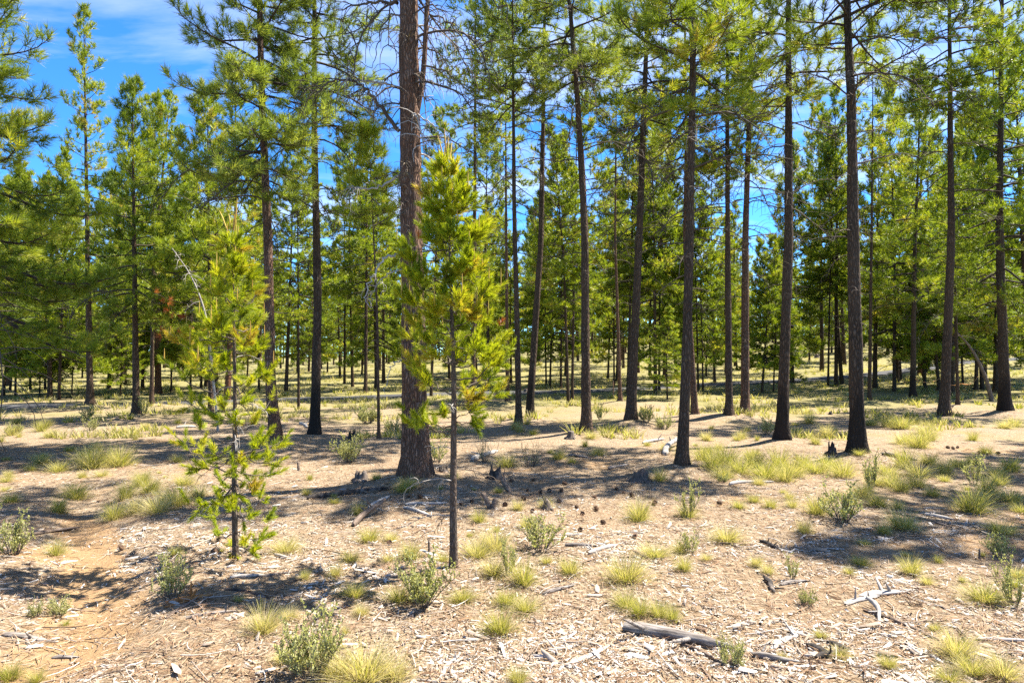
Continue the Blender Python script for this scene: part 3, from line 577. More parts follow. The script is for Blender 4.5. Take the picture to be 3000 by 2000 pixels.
# ------------------------------------------------------------------ the two saplings
def sapling(foot, top_px, clusters, spine_px, r0, label, seed, young, size, stubs):
    global root
    rng = np.random.default_rng(seed); x, y = foot; z0 = H(x, y); o = (x, y, z0)
    R_ = lambda px, py, dy=0.0: rel(px, py, dy, o=o)
    top = R_(*top_px); Ht = top[2]
    sp = np.array([(0, 0, -1), (0, 0, 0)] + [tuple(R_(*p)) for p in spine_px] + [tuple(top)])
    sp[2:, 1] = 0.02 * rng.normal(size=len(sp) - 2)
    root = link('pine_sapling', None, None, (x, y, z0)); tag(root, label, 'sapling', 'young pines in the foreground')
    me, (zs, cx, cy_, rr) = trunk_mesh('trunk', Ht, r0, sp, M['bark_grey'], 14, 0.035, seed, 0.10, 0.3); link('trunk', me, root)
    c_of = lambda z: np.array([np.interp(z, zs, cx), np.interp(z, zs, cy_), z])
    gn, gc, gd = Geo(), Geo(), Geo()
    nb = 0
    for (px, py, *rest) in clusters:
        big = rest[0] if rest else 1.0
        p = R_(px, py); dx_ = p[0] - np.interp(p[2], zs, cx)
        Rz = 0.12 + 0.55 * size * math.sin(min(1.0, (Ht - p[2]) / (0.75 * Ht)) * 1.9)
        dy_ = rng.uniform(-1, 1) * math.sqrt(max(Rz * Rz - dx_ * dx_, 0.03)); sc_ = (y + dy_) / y
        p = R_(px, py, dy_)
        hor = math.hypot(dx_, dy_); zst = max(0.08, p[2] - hor * rng.uniform(0.05, 0.5) * (1.0 if p[2] > 0.35 * Ht else 0.0) + (0.1 if p[2] < 0.3 * Ht else 0))
        if zst > Ht - 0.1: zst = Ht - 0.1
        a = c_of(zst); n = 8; s = np.linspace(0, 1, n)[:, None]
        P = a + (p - a) * s; P[:, 2] -= 0.10 * hor * np.sin(s[:, 0] * 3.14); P[1:-1] += 0.012 * rng.normal(size=(n - 2, 3))
        rb = 0.0035 + 0.006 * hor; g = Geo()
        od = norm(p - a); P = a + (P - a) * max(0.35, 1 - 0.075 / max(np.linalg.norm(p - a), 0.01)); tips, axs, ls = [], [], []; tubes(g, P, rb * (1 - 0.6 * s[:, 0]), 5)
        ns = int(round((11 if size == 1.0 and py < 900 else 8 if size == 1.0 else 6.6 if py < 1080 else 4.4) * big + 2.0 * rng.random()))
        tw, twr = [], []
        for q in range(ns):
            f = 1.0 if q == 0 else rng.uniform(0.76, 1.0); i0 = int(f * (n - 1)); b0 = P[i0]
            d = norm(od + 0.75 * rng.normal(size=3) * (0.4 if q == 0 else 1) + np.array([0, 0, 0.55 if young else 0.35]))
            l_ = rng.uniform(0.02, 0.075) * big; b1 = b0 + d * l_
            tw.append(np.array([b0, b0 + d * l_ * 0.5, b1])); twr.append([0.0030, 0.0026, 0.002])
            sl = rng.uniform(0.05, 0.095); tips.append(b1); axs.append(d + np.array([0, 0, 0.25])); ls.append(sl)
        tubes(g, np.array(tw), np.array(twr), 3)
        ob = link('branch', g.mesh('branch', M['deadwood']), root)
        tips, axs, ls = np.array(tips), np.array(axs), np.array(ls)
        gl = Geo()
        needles(gl, tips - norm(axs) * (ls * 0.35)[:, None], axs, 110, 0.054, 0.0044, 0.22, 1.1, ls * 1.3, rng, np.clip(0.5 + 0.18 * rng.normal() + 0.14 * rng.normal(size=len(tips)), 0.05, 0.95))
        tag(link('needles', gl.mesh('needles', M['needles_young'], False), ob), kind='stuff')
        if p[2] > 0.55 * Ht and rng.random() < 0.8:      # upright candles
            c1 = tips[0]; tubes(gc, np.array([c1, c1 + np.array([0.004, 0, 0.05]), c1 + np.array([0.004, 0.003, 0.10 + 0.06 * rng.random()])]), np.array([0.004, 0.005, 0.002]), 5, rng.random())
    # leader and its needles
    zz_ = np.arange(Ht - 0.75, Ht, 0.05); b = np.array([c_of(q) for q in zz_]); ax = np.tile([0, 0, 1.0], (len(b), 1)) + 0.15 * rng.normal(size=(len(b), 3))
    gl = Geo(); needles(gl, b, ax, 50, 0.055, 0.0042, 0.25, 0.8, 0.07, rng, np.full(len(b), 0.55)); tag(link('leader_needles', gl.mesh('leader_needles', M['needles_young'], False), root), kind='stuff')
    tp = c_of(Ht)
    for q in range(5):
        d = np.array([0.03 * rng.normal(), 0.03 * rng.normal(), 0]); l_ = 0.20 if q == 0 else rng.uniform(0.07, 0.14)
        tubes(gc, np.array([tp - [0, 0, 0.05] + d * 0.5, tp + d + [0, 0, l_ * 0.5], tp + d * 1.3 + [0, 0, l_]]), np.array([0.005, 0.006, 0.002]), 5, rng.random())
    tag(link('candles', gc.mesh('candles', M['candle']), root), kind='stuff')
    for q in range(stubs):                                # bare dead twigs low on the stem
        z = Ht * rng.uniform(0.12, 0.62); g = Geo(); dead_branch_geo(g, c_of(z), rng.random() * 6.283, rng.uniform(0.15, 0.5), 0.0045, rng, 0.3, 5, 1.0)
        link('dead_branch', g.mesh('dead_branch', M['palewood'] if q % 2 else M['deadwood']), root)
    return root, R_, c_of
CC = [(1300,490,.8),(1340,500,.8),(1275,500,.7),(1220,560,.8),(1265,520,.9),(1370,530,.8),(1375,560,1),(1290,550,1),(1330,570,1.1),(1270,640,1.2),(1250,600,1.1),(1385,590,1.1),(1350,620,1.2),(1230,670,1.1),(1290,660,1.2),(1340,670,1.2),(1420,680,1.2),(1440,660,1),(1400,690,1.2),(1310,610,1.2),
 (1150,720,1),(1170,745,1),(1290,730,1.3),(1350,720,1.3),(1380,745,1.1),(1260,700,1.1),(1195,805,1.2),(1180,815,1),(1390,780,1.3),(1420,790,1.3),(1430,760,1.1),(1360,790,1),(1160,865,1),(1190,880,1.1),(1380,845,1.2),(1470,850,1),(1440,850,1.2),(1290,860,1),(1350,870,1.1),(1300,800,1),
 (1193,941,1.2),(1218,992,1.2),(1172,971,1),(1244,930,1.1),(1290,966,1.2),(1336,992,1.2),(1274,1027,1.1),(1356,956,1.3),(1397,987,1.1),(1458,1027,1),(1504,1038,.9),(1499,997,.8),(1468,1089,.9),(1484,1140,.9),(1376,1119,1.2),(1229,1084,1.3),(1200,1090,.9),(1172,1043,.7),(1178,1191,.7),(1244,1221,.6),(1167,1232,.5),(1407,1191,.8),(1420,1232,.7),(1280,1206,.5),(1428,1084,.8),(1410,1155,.9),(1440,940,1),(1320,900,1.2),(1260,900,1),(1400,910,1.2),(1350,1060,.9)]
sapc, RC, cC = sapling(SAP_C, (1313,450), CC, [(1326,1400),(1330,1250),(1331,1100),(1318,800),(1314,600)], 0.033, 'taller bright green sapling with bare lower stem, in front of the thickest pine', 21, True, 1.0, 9)
# a red dead tuft on its right side
root = sapc; gl = Geo(); rg = np.random.default_rng(3)
needles(gl, np.array([RC(1463,955,-.1), RC(1278,1005,.05), RC(1226,700,-.1)]), np.array([[.3,0,.6],[-.2,0,.5],[0,0,.3]]), 70, 0.05, 0.003, 0.3, 1.3, 0.05, rg); tag(link('dead_needles', gl.mesh('dead_needles', M['needles_dead'], False), sapc), 'small rust-red tuft of dead needles', kind='stuff')
CL = [(681,696,.9),(645,708,.8),(697,705,.8),(706,734,.9),(661,753,1.1),(687,766,1.1),(725,753,.9),(636,785,1),(620,790,.8),(671,801,1.1),(751,804,.9),(709,791,1.1),(655,846,1),(620,846,1),(744,849,1),(776,852,1),(703,884,1.1),(623,919,1),(719,916,1.1),(579,935,1),(607,948,1.1),(776,932,.9),(765,948,.9),(703,967,.9),(623,989,1.1),(604,1008,1),(735,992,1),(789,1011,1),(751,1018,1),(528,983,1),(480,992,.9),(464,1056,.8),(543,1015,1),(811,1072,1),(776,1091,.8),(566,1062,1),(639,1062,1),(674,1080,.9),
 (550,1230,.9),(500,1267,.8),(641,1184,1),(627,1227,.9),(688,1227,.8),(768,1234,.9),(808,1274,.9),(848,1287,.8),(775,1294,.9),(560,1300,1),(621,1327,1),(701,1367,.9),(761,1354,.9),(554,1388,1),(621,1394,.9),(674,1394,.9),(761,1414,.9),(821,1367,.6),(831,1388,.6),(540,1495,.9),(600,1501,.9),(634,1495,.8),(694,1468,.9),(768,1454,.8),(788,1481,.7),(677,1511,.7),(734,1528,.6),(631,1548,.6),(811,1511,.5),(684,1595,.6),(734,1602,.6),(768,1592,.6),(781,1615,.5),(805,1578,.5),(761,1635,.5),(677,1652,.5),(728,1167,.7),(801,1170,.8),(560,1164,.8),(520,1167,.8),(600,1100,.9),(740,1120,.8),(640,1440,.8),(590,1350,.9)]
sapl, RL, cL = sapling(SAP_L, (676,655), CL, [(688,1500),(690,1400),(693,1150),(686,850)], 0.027, 'shorter sapling branched down to the ground, in front of the leaning reddish trunk', 22, True, 1.05, 12)

# rust-red dead branch ends beside the shorter sapling, on the broad green pine
rb = tree_things['T40'][0]; xb, yb = rb.location.x, rb.location.y; gl, gt = Geo(), Geo()
pts = [(452,858),(470,880),(502,880),(478,905),(505,912),(520,925),(538,918),(585,880),(470,965),(518,970),(475,990),(565,968),(490,890)]
B_ = np.array([at_depth(px, py, yb - 1.5 - 0.3 * rg.random()) - np.array(rb.location) for px, py in pts])
needles(gl, B_, rg.normal(size=(len(B_), 3)) + [0, 0, .4], 46, 0.14, 0.007, 0.3, 1.5, 0.08, rg); tag(link('dead_needles', gl.mesh('dead_needles', M['needles_dead'], False), rb), 'rust-red clumps of dead needles', kind='stuff')
c40 = tree_things['T40'][1]
for p in B_[[0, 4, 6, 7, 8, 9]]:
    c0 = c40(p[2] - 0.1); s = np.linspace(0, 1, 6)[:, None]; P = np.array([c0[0], c0[1], p[2] - 0.1]) * (1 - s) + p * s; P[:, 2] -= 0.12 * np.sin(s[:, 0] * 3.14); tubes(gt, P, 0.012 * (1 - 0.6 * s[:, 0]), 4)
tag(link('dead_twigs', gt.mesh('dead_twigs', M['deadwood']), rb), kind='stuff')

# ------------------------------------------------------------------ middle-distance and background pines (each its own object, shared meshes)
ARCH = {'y': [], 'p': [], 'f': []}
for kind, n_, Ha, ra, cbf, Ra, nb, nn, nw, nl, nd in (('y', 4, 9.0, 0.10, 0.19, 1.85, 66, 16, 0.029, 0.19, 6), ('p', 4, 12.0, 0.125, 0.36, 1.7, 54, 16, 0.029, 0.19, 16), ('f', 3, 12.0, 0.13, 0.13, 2.4, 56, 9, 0.042, 0.23, 2)):
    for v in range(n_):
        rg = np.random.default_rng(900 + v * 7 + ord(kind)); sp = np.array([(0, 0, -1), (0, 0, 0), (0.1 * rg.normal(), 0.1 * rg.normal(), Ha * 0.5), (0.15 * rg.normal(), 0.15 * rg.normal(), Ha)])
        me, (zs, cx, cy_, rr) = trunk_mesh('trunk_' + kind, Ha, ra, sp, M['bark'], 10, 0.35, v, 0.08, 0.25)
        me2 = me.copy(); me2.materials[0] = M['bark_orange']
        c_of = lambda z: (float(np.interp(z, zs, cx)), float(np.interp(z, zs, cy_))); r_of = lambda z: float(np.interp(z, zs, rr))
        gb, gn = crown_geo(Ha, r_of, c_of, Ha * cbf, Ra, nb, rg, nn, nl, nw, 'pond' if kind == 'p' else 'cone', 0.85 if kind != 'f' else 0.7)
        for q in range(nd):
            z = Ha * cbf * (0.35 + 0.75 * (q + rg.random()) / nd); c0 = c_of(z); dead_branch_geo(gb, np.array([c0[0], c0[1], z]), rg.random() * 6.28, 0.4 + 0.8 * rg.random(), 0.013, rg, 0.3, 5, 1.0)
        ARCH[kind].append((me, me2, gb.mesh('branches_' + kind, M['branch']), gn.mesh('crown_' + kind, M['needles'], False), Ha, ra))
def place_tree(kind, v, x, y, r0, Ht, rz, label, group, lean=(0, 0), red=False):
    me, me2, mb, mc, Ha, ra = ARCH[kind][v % len(ARCH[kind])]
    root = link('pine_tree', None, None, (x, y, H(x, y) - 0.02)); root.rotation_euler = (lean[0], lean[1], rz); tag(root, label, 'pine tree', group); s = Ht / Ha
    o = link('trunk', me2 if red else me, root); o.scale = (r0 / ra, r0 / ra, s)
    sx = s ** 0.6
    o = link('branches', mb, root); o.scale = (sx, sx, s); tag(o, kind='stuff'); o = link('crown', mc, root); o.scale = (sx, sx, s); tag(o, kind='stuff')
    return root
rg = np.random.default_rng(41)
LM = [(1218, 'the thickest trunk'), (1330, 'the taller sapling'), (693, 'the shorter sapling'), (264, 'the tallest pointed pine'), (399, 'the dense conical pine'), (921, 'the straight dark pine'), (1535, 'the right-leaning pine'), (1717, 'the stout cut-stump pine'), (1848, 'the stout leaning pine'),
      (1998, 'the close bowed pine'), (2160, 'the close pair of pines'), (2290, 'the rough-barked charred pine'), (2513, 'the thick blackened pine'), (2766, 'the tall grey pine'), (2946, 'the right-edge pine'), (40, 'the left edge')]
used = {}
def uniq(lbl):
    n = used.get(lbl, 0); used[lbl] = n + 1
    return lbl if n == 0 else None
def side(px):
    lx, ln = min(LM, key=lambda q: abs(q[0] - px)); d = px - lx
    return ('just right of ' if d > 12 else 'just left of ' if d < -12 else 'directly behind ') + ln
pos_all = [BIG, SAP_C, SAP_L] + list(feet.values())
for q, ((fp, wpx, Ht, kind), (x, y)) in enumerate(zip(MID, midfeet)):
    size = 'slim' if wpx < 10 else 'medium' if wpx < 18 else 'thick'
    kd = {'y': 'leafy', 'p': 'bare-stemmed', 'r': 'orange-barked'}[kind]
    lbl = None
    for extra in ('', ' beyond the trail', ' further back', ' farthest back', ' in the thicket'):
        lbl = uniq(f'{size} {kd} pine{extra} {side(fp[0])}')
        if lbl: break
    place_tree('p' if kind == 'r' else kind, q, x, y, max(0.03, wpx / 2000 * y * 0.5 * 0.9), Ht * rg.uniform(0.92, 1.08), rg.random() * 6.28, lbl, 'pines in the middle distance', (0.02 * rg.normal(), 0.02 * rg.normal() + (0.10 if fp == (2232,1149) else 0)), kind == 'r')
    pos_all.append((x, y))
PA = np.array(pos_all); cnt = 0; tries = 0
while cnt < 262 and tries < 20000:
    tries += 1
    y = 25 + 85 * rg.random() ** 1.35; x = (rg.random() * 2 - 1) * (0.80 * y + 3)
    if np.min(np.hypot(PA[:, 0] - x, PA[:, 1] - y)) < (1.7 if y < 60 else 2.3) or near_road(x, y, 1.7): continue
    px = 1500 + 2000 * x / y
    if y < 36 and 2050 < px < 2560: continue                 # open grassy slope on the right
    if y < 33 and 1250 < px < 2000 and rg.random() < 0.6: continue
    PA = np.vstack([PA, (x, y)]); cnt += 1
    u_ = rg.random()
    left = px < 1000
    kind = ('y' if u_ < (0.8 if left else 0.62) else 'p') if y < 50 else ('f' if u_ < 0.65 else 'p')
    Ht = {'y': rg.uniform(6, 10.5), 'p': rg.uniform(9.5, 14.5), 'f': rg.uniform(8.5, 14)}[kind]
    if left and y < 60: Ht *= 0.85
    lbl = {'y': 'young leafy pine', 'p': 'slender bare-stemmed pine', 'f': 'far bushy pine'}[kind] + (' beyond the trail ' if y < 42 else ' deep in woods ' if y < 70 else ' in far backdrop ') + side(px)
    place_tree(kind, int(rg.integers(9)), x, y, Ht * rg.uniform(0.0085, 0.0125), Ht, rg.random() * 6.28, lbl, 'pines in the woods beyond the trail', (0.015 * rg.normal(), 0.015 * rg.normal()), rg.random() < 0.12)
rgd = np.random.default_rng(5); g = Geo()
for q in range(230):                                         # woods too far off to tell the trees apart
    y = rgd.uniform(105, 165); x = (rgd.random() * 2 - 1) * 0.85 * y; Hd = rgd.uniform(9, 15); z0 = H(x, y); n_t = 62
    t = rgd.random(n_t) ** 0.8; rad = 2.6 * (1 - t) ** 0.8 * rgd.random(n_t) ** 0.5; a = rgd.random(n_t) * 6.28
    needles(g, np.stack([x + rad * np.cos(a), y + rad * np.sin(a), z0 + 0.5 + t * (Hd - .5)], -1), np.stack([np.cos(a), np.sin(a), 0.5 + 0 * a], -1), 8, 0.7, 0.22, 0.2, 1.5, 0.3, rgd)
    tubes(g, np.array([(x, y, z0 - .2), (x, y, z0 + Hd)]), np.array([.14, .03]), 4, 0.0)
tag(link('distant_forest', g.mesh('distant_forest', M['needles'], False)), 'hazy green wall of distant pine woods', kind='stuff')
# tall pines to the right of the frame whose shade reaches into it
for q, (x, y) in enumerate(OFF_RIGHT):
    place_tree('p', q + 1, x, y, 0.15, 12.5 + q, 1.3 * q, ['tall pine standing beyond the right edge, nearer one', 'tall pine standing beyond the right edge, further one'][q], 'pines beyond the right edge')

#PART2
# ------------------------------------------------------------------ dead poles, string, stake
def pole(name, label, cat, pts, r, mat, twigs, sub, group=None, k=8):
    x, y, z = pts[0]; root = link(name, None, None, (x, y, z)); tag(root, label, cat, group)
    P0 = np.array(pts) - np.array(pts[0]); n = len(P0); s = np.linspace(0, n - 1, 5 * n); P = np.stack([np.interp(s, np.arange(n), P0[:, i_]) for i_ in range(3)], 1)
    for _ in range(4): P[1:-1] = (P[:-2] + 2 * P[1:-1] + P[2:]) / 4
    P[0, 2] -= 0.15
    g = Geo(); tubes(g, P, r * (1 - 0.75 * np.linspace(0, 1, len(P))), k); link('stem', g.mesh('stem', mat), root)
    rg = np.random.default_rng(int(abs(x * 100))); gd = Geo()
    for q in range(twigs):
        i0 = int(len(P) * rg.uniform(0.35, 0.98)); dead_branch_geo(gd, P[i0], rg.random() * 6.28, sub * rg.uniform(0.5, 1.3), 0.006, rg, 0.3, 3, 1.2)
    if gd.n: tag(link('twigs', gd.mesh('twigs', mat), root), kind='stuff')
    return root
lx, ly = ground(2906, 1175)
pole('dead_pole', 'dead grey pole leaning left towards the tall grey pine', 'dead tree', [(lx, ly, H(lx, ly)), tuple(at_depth(2890, 1110, ly)), tuple(at_depth(2858, 1040, ly)), tuple(at_depth(2830, 1000, ly)), tuple(at_depth(2799, 970, ly))], 0.075, M['brownwood'], 6, 0.5)
lx, ly = ground(640, 1262)
pole('dead_sapling', 'bleached dead sapling with curved tip left of the shorter sapling', 'dead tree', [(lx, ly, H(lx, ly)), tuple(at_depth(618, 1050, ly)), tuple(at_depth(606, 930, ly)), tuple(at_depth(580, 850, ly)), tuple(at_depth(550, 790, ly)), tuple(at_depth(504, 727, ly))], 0.028, M['palewood'], 12, 0.4)
lx, ly = ground(1797, 1165)
g = Geo(); tubes(g, np.array([(0, 0, -.1), (0, 0, .3), (0, 0, .62), (0, 0, .66)]), np.array([.022, .022, .022, .004]), 4)
tag(link('survey_stake', g.mesh('survey_stake', M['stake']), None, (lx, ly, H(lx, ly))), 'small orange wooden stake by the trail between the stout pines', 'stake')
sp_ = [ground(2616, 1146), feet['T25'], ground(2750, 1150), feet['T28'], ground(2859, 1142), ground(2960, 1151)]
SP = []
for q in range(len(sp_) - 1):
    for f in np.linspace(0, 1, 8)[:-1]:
        x = sp_[q][0] * (1 - f) + sp_[q + 1][0] * f; y = sp_[q][1] * (1 - f) + sp_[q + 1][1] * f - 0.18; z = H(sp_[q][0], sp_[q][1]) * (1 - f) + H(sp_[q + 1][0], sp_[q + 1][1]) * f + 0.62 - 0.16 * math.sin(f * 3.14); SP.append((x, y, z))
SP = np.array(SP); g = Geo(); tubes(g, SP, np.full(len(SP), 0.011), 4)
tag(link('string_line', g.mesh('string_line', M['string'])), 'thin orange string tied between the trunks at the right', 'string')

# ------------------------------------------------------------------ logs, sticks, stumps, cones
def stick_mesh(name, Ln, r, rng, mat, bend=0.08, sides=8, flat=1.0, jag=True, stubs=2, arch=0.0):
    n = max(6, int(Ln / 0.045)); s = np.linspace(0, 1, n)
    P = np.stack([(s - 0.5) * Ln, bend * Ln * (np.sin(s * 3.14 * rng.uniform(0.7, 1.6) + rng.random()) - 0.5) + 0.012 * Ln * np.cumsum(rng.normal(size=n)) / n ** .5, arch * Ln * np.sin(s * 3.14)], 1)
    th = np.arange(sides) * 2 * math.pi / sides
    ph = rng.random() * 6.28
    R = r * (1 - 0.35 * s)[:, None] * (1 + 0.16 * vnoise(th[None] * 1.6 + ph + 0 * s[:, None], s[:, None] * Ln / 0.12 + 0 * th[None], int(ph * 99)) + 0.25 * (vnoise(th[None] * 1.2 + ph, s[:, None] * 0.7, 3) - 0.5))
    if jag:
        R[0] *= 0.25 + 0.5 * rng.random(sides); R[-1] *= 0.15 + 0.5 * rng.random(sides)
    V = np.stack([P[:, None, 0] + 0 * R, P[:, None, 1] + R * np.cos(th)[None], P[:, None, 2] + R * np.sin(th)[None] * flat], -1)
    if jag: V[0, :, 0] -= r * 1.2 * rng.random(sides); V[-1, :, 0] += r * 2.2 * rng.random(sides)
    i = np.arange(n - 1)[:, None] * sides; j = np.arange(sides)[None]; j2 = (j + 1) % sides
    g = Geo(); g.add(V, q=np.stack([i + j, i + j2, i + sides + j2, i + sides + j], -1))
    for e in (0, n - 1):
        c = V[e].mean(0)[None]; g.add(np.concatenate([V[e], c]), t=np.stack([np.arange(sides), (np.arange(sides) + 1) % sides, np.full(sides, sides)], -1))
    for q in range(stubs):
        f = int(n * rng.uniform(0.15, 0.85)); a = rng.uniform(-0.3, 3.4); d = np.array([rng.uniform(-.6, .6), math.cos(a), abs(math.sin(a)) * .8]); l_ = r * rng.uniform(1.5, 5)
        tubes(g, np.array([P[f], P[f] + d * l_ * .5, P[f] + d * l_]), np.array([r * .35, r * .28, r * .1]), 5)
    return g.mesh(name, mat)
def lay_stick(p0, p1, wpx, mat, name, label, cat, lift0=0.0, lift1=0.0, bend=0.06, flat=1.0, stubs=2, seed=0, sides=8, arch=0.0, group='fallen wood on the forest floor'):
    rng = np.random.default_rng(seed + int(p0[0] + 3 * p0[1]))
    a, b = ground(*p0), ground(*p1); ra = 1.2 * wpx / 2000 * 0.5 * (a[1] + b[1]) * 0.5
    A = np.array([a[0], a[1], H(*a) + ra * 0.55 * flat + lift0]); B = np.array([b[0], b[1], H(*b) + ra * 0.5 * flat + lift1])
    Ln = float(np.linalg.norm(B - A))
    o = link(name, stick_mesh(name, Ln, ra, rng, mat, bend, sides, flat, True, stubs, arch), None, tuple((A + B) / 2))
    d = (B - A) / Ln; o.rotation_euler = (0, -math.asin(d[2]), math.atan2(d[1], d[0]))
    return tag(o, label, cat, group)
W, Pw, Bw, Rw, Cw = M['greywood'], M['palewood'], M['brownwood'], M['rotwood'], M['charwood']
STK = [
 ((1844,1852),(2112,1896),36,W,'log','grey splintered log, thickest one lying at the front right','log',{}),
 ((2000,1888),(2134,1958),11,Bw,'stick','dark bent stick crossing under the thick grey log end','stick',{'bend':.1}),
 ((2263,1900),(2330,1853),22,Pw,'split_wood','short bleached slab standing slanted right of the thick grey log','split wood',{'flat':.5}),
 ((2205,1922),(2326,1938),18,W,'log','short grey log below the slanted bleached slab','log',{}),
 ((1665,1950),(1777,1893),22,Pw,'split_wood','long white split slab lying alone in the front middle','split wood',{'flat':.35,'bend':.01,'stubs':0}),
 ((2535,1790),(2759,1874),10,Bw,'stick','long thin curved stick at the right, ending at a dry tuft','stick',{'bend':.05}),
 ((2539,1778),(2592,1822),13,Pw,'stick','pale hooked stick resting on the long thin stick','stick',{'bend':.2,'lift0':.05}),
 ((2482,1772),(2560,1740),18,Pw,'split_wood','bleached splinter pointing at the broken white slab','split wood',{'flat':.5}),
 ((2530,1748),(2650,1732),28,Pw,'split_wood','broken white slab of wood at the right','split wood',{'flat':.4}),
 ((2862,1874),(3010,1878),12,Pw,'stick','straight white stick reaching the right edge','stick',{'bend':.01,'stubs':0}),
 ((1036,1541),(1112,1498),15,Bw,'log','short brown log propped at a slant left of the taller sapling','log',{'lift1':.10}),
 ((905,1462),(1152,1430),13,Cw,'log','dark fallen log and trunk shadow in one, left of the thickest trunk foot','log',{}),  # left stretch stands in for the big pine's shadow, built as dark wood
 ((1187,1490),(1268,1511),11,Pw,'stick','straight pale stick below the thickest trunk','stick',{}),
 ((1192,1480),(1295,1470),9,Pw,'stick','curved pale stick below the thickest trunk','stick',{'bend':.15}),
 ((1085,1490),(1130,1456),11,Pw,'stick','short pale stick beside the propped brown log','stick',{}),
 ((549,1812),(687,1788),11,W,'stick','grey curved stick below the orange rotten wood','stick',{'bend':.08}),
 ((491,1810),(571,1762),8,Bw,'stick','thin brown stick leaning on the orange rotten wood','stick',{'lift1':.03}),
 ((500,1768),(598,1748),24,Rw,'rotten_log','orange rotten log piece beside a grey-green shrub','log',{'flat':.6}),
 ((487,1778),(540,1764),13,Rw,'rotten_log','smaller orange rotten log piece under the larger one','log',{'flat':.5}),
 ((679,1692),(777,1686),10,Pw,'stick','pale stick right of the shorter sapling foot','stick',{}),
 ((760,1690),(872,1676),7,W,'stick','thin grey stick continuing right of the pale stick','stick',{}),
 ((665,1726),(808,1750),9,Cw,'stick','dark stick in the sapling shade, front middle left','stick',{}),
 ((18,1862),(147,1876),22,W,'log','half-buried grey log near the left edge front','log',{'flat':.6}),
 ((160,1928),(220,1925),11,W,'stick','short grey stick right of the half-buried log','stick',{}),
 ((268,1986),(321,1955),17,Pw,'split_wood','small white slab at the front left','split wood',{'flat':.4}),
 ((98,1567),(210,1546),15,Bw,'log','half-buried brown log beside the left shrub','log',{'flat':.6}),
 ((1295,1978),(1330,1920),16,Pw,'split_wood','split white slab at the bottom middle, left half','split wood',{'flat':.5}),
 ((1318,1962),(1350,1922),12,Pw,'split_wood','split white slab at the bottom middle, right half','split wood',{'flat':.5}),
 ((1614,1904),(1683,1892),16,Pw,'split_wood','flat white slab above the long white split slab','split wood',{'flat':.35}),
 ((1594,1742),(1670,1716),12,W,'stick','lichen-grey stick beside the front grass tufts','stick',{}),
 ((1660,1598),(1740,1600),11,W,'stick','grey stick of a crossing pair in the middle','stick',{}),
 ((1725,1622),(1803,1600),13,Pw,'stick','paler stick of a crossing pair in the middle','stick',{'stubs':3}),
 ((2714,1510),(2786,1521),11,Pw,'stick','pale straight stick behind the right tufts','stick',{}),
 ((2620,1503),(2786,1543),8,Bw,'stick','long thin brown stick below the pale straight one','stick',{'bend':.03}),
 ((2138,1420),(2245,1410),10,Pw,'stick','white curved branch at the edge of the shaded grass','stick',{'bend':.1}),
 ((2589,1333),(2670,1347),12,Cw,'log','black charred log right of the blackened pine foot','log',{}),
 ((2290,1714),(2361,1702),12,W,'stick','grey stick at the right middle, left of a small shrub','stick',{}),
 ((2241,1698),(2277,1735),16,Cw,'stick','dark stub of wood beside the grey stick','stick',{}),
 ((2228,1588),(2274,1606),12,Cw,'stick','dark wood piece behind the grey stick','stick',{}),
 ((1388,1350),(1446,1326),14,Pw,'log','white log under a bare bush right of the taller sapling','log',{}),
 ((1946,1333),(1984,1302),14,Pw,'log','pale log leaning against the close bowed pine','log',{'lift1':.12}),
 ((1884,1299),(1942,1288),9,Pw,'log','thin white log left of the close bowed pine','log',{}),
 ((1668,1335),(1720,1340),8,W,'stick','grey stick in the shade behind the middle','stick',{}),
 ((1785,1375),(1830,1362),9,W,'stick','grey branch in the shade left of the close bowed pine','stick',{}),
 ((880,1242),(905,1252),9,Pw,'stick','white stick right of the leaning reddish trunk','stick',{}),
 ((520,1254),(570,1252),9,Pw,'log','white log behind the shorter sapling','log',{}),
 ((2010,1912),(2090,1990),9,Bw,'stick','dark stick at the very bottom right of the middle','stick',{}),
 ((2370,1897),(2420,1914),20,Cw,'charred_wood','charred wood piece, left of three in the front right debris','charred wood',{'stubs':0}),
 ((2398,1928),(2452,1908),17,Cw,'charred_wood','charred wood piece, lowest of three in the front right debris','charred wood',{'stubs':1}),
 ((2428,1886),(2476,1902),15,Cw,'charred_wood','charred wood piece, upper right of three in the front debris','charred wood',{'stubs':1}),
 ((1000,1980),(1300,1998),9,W,'stick','long grey stick along the bottom edge','stick',{'bend':.02}),
]
for k_, (a, b, wp, mt, nm, lb, ct_, op) in enumerate(STK): lay_stick(a, b, wp, mt, nm, lb, ct_, seed=k_ * 5, **op)

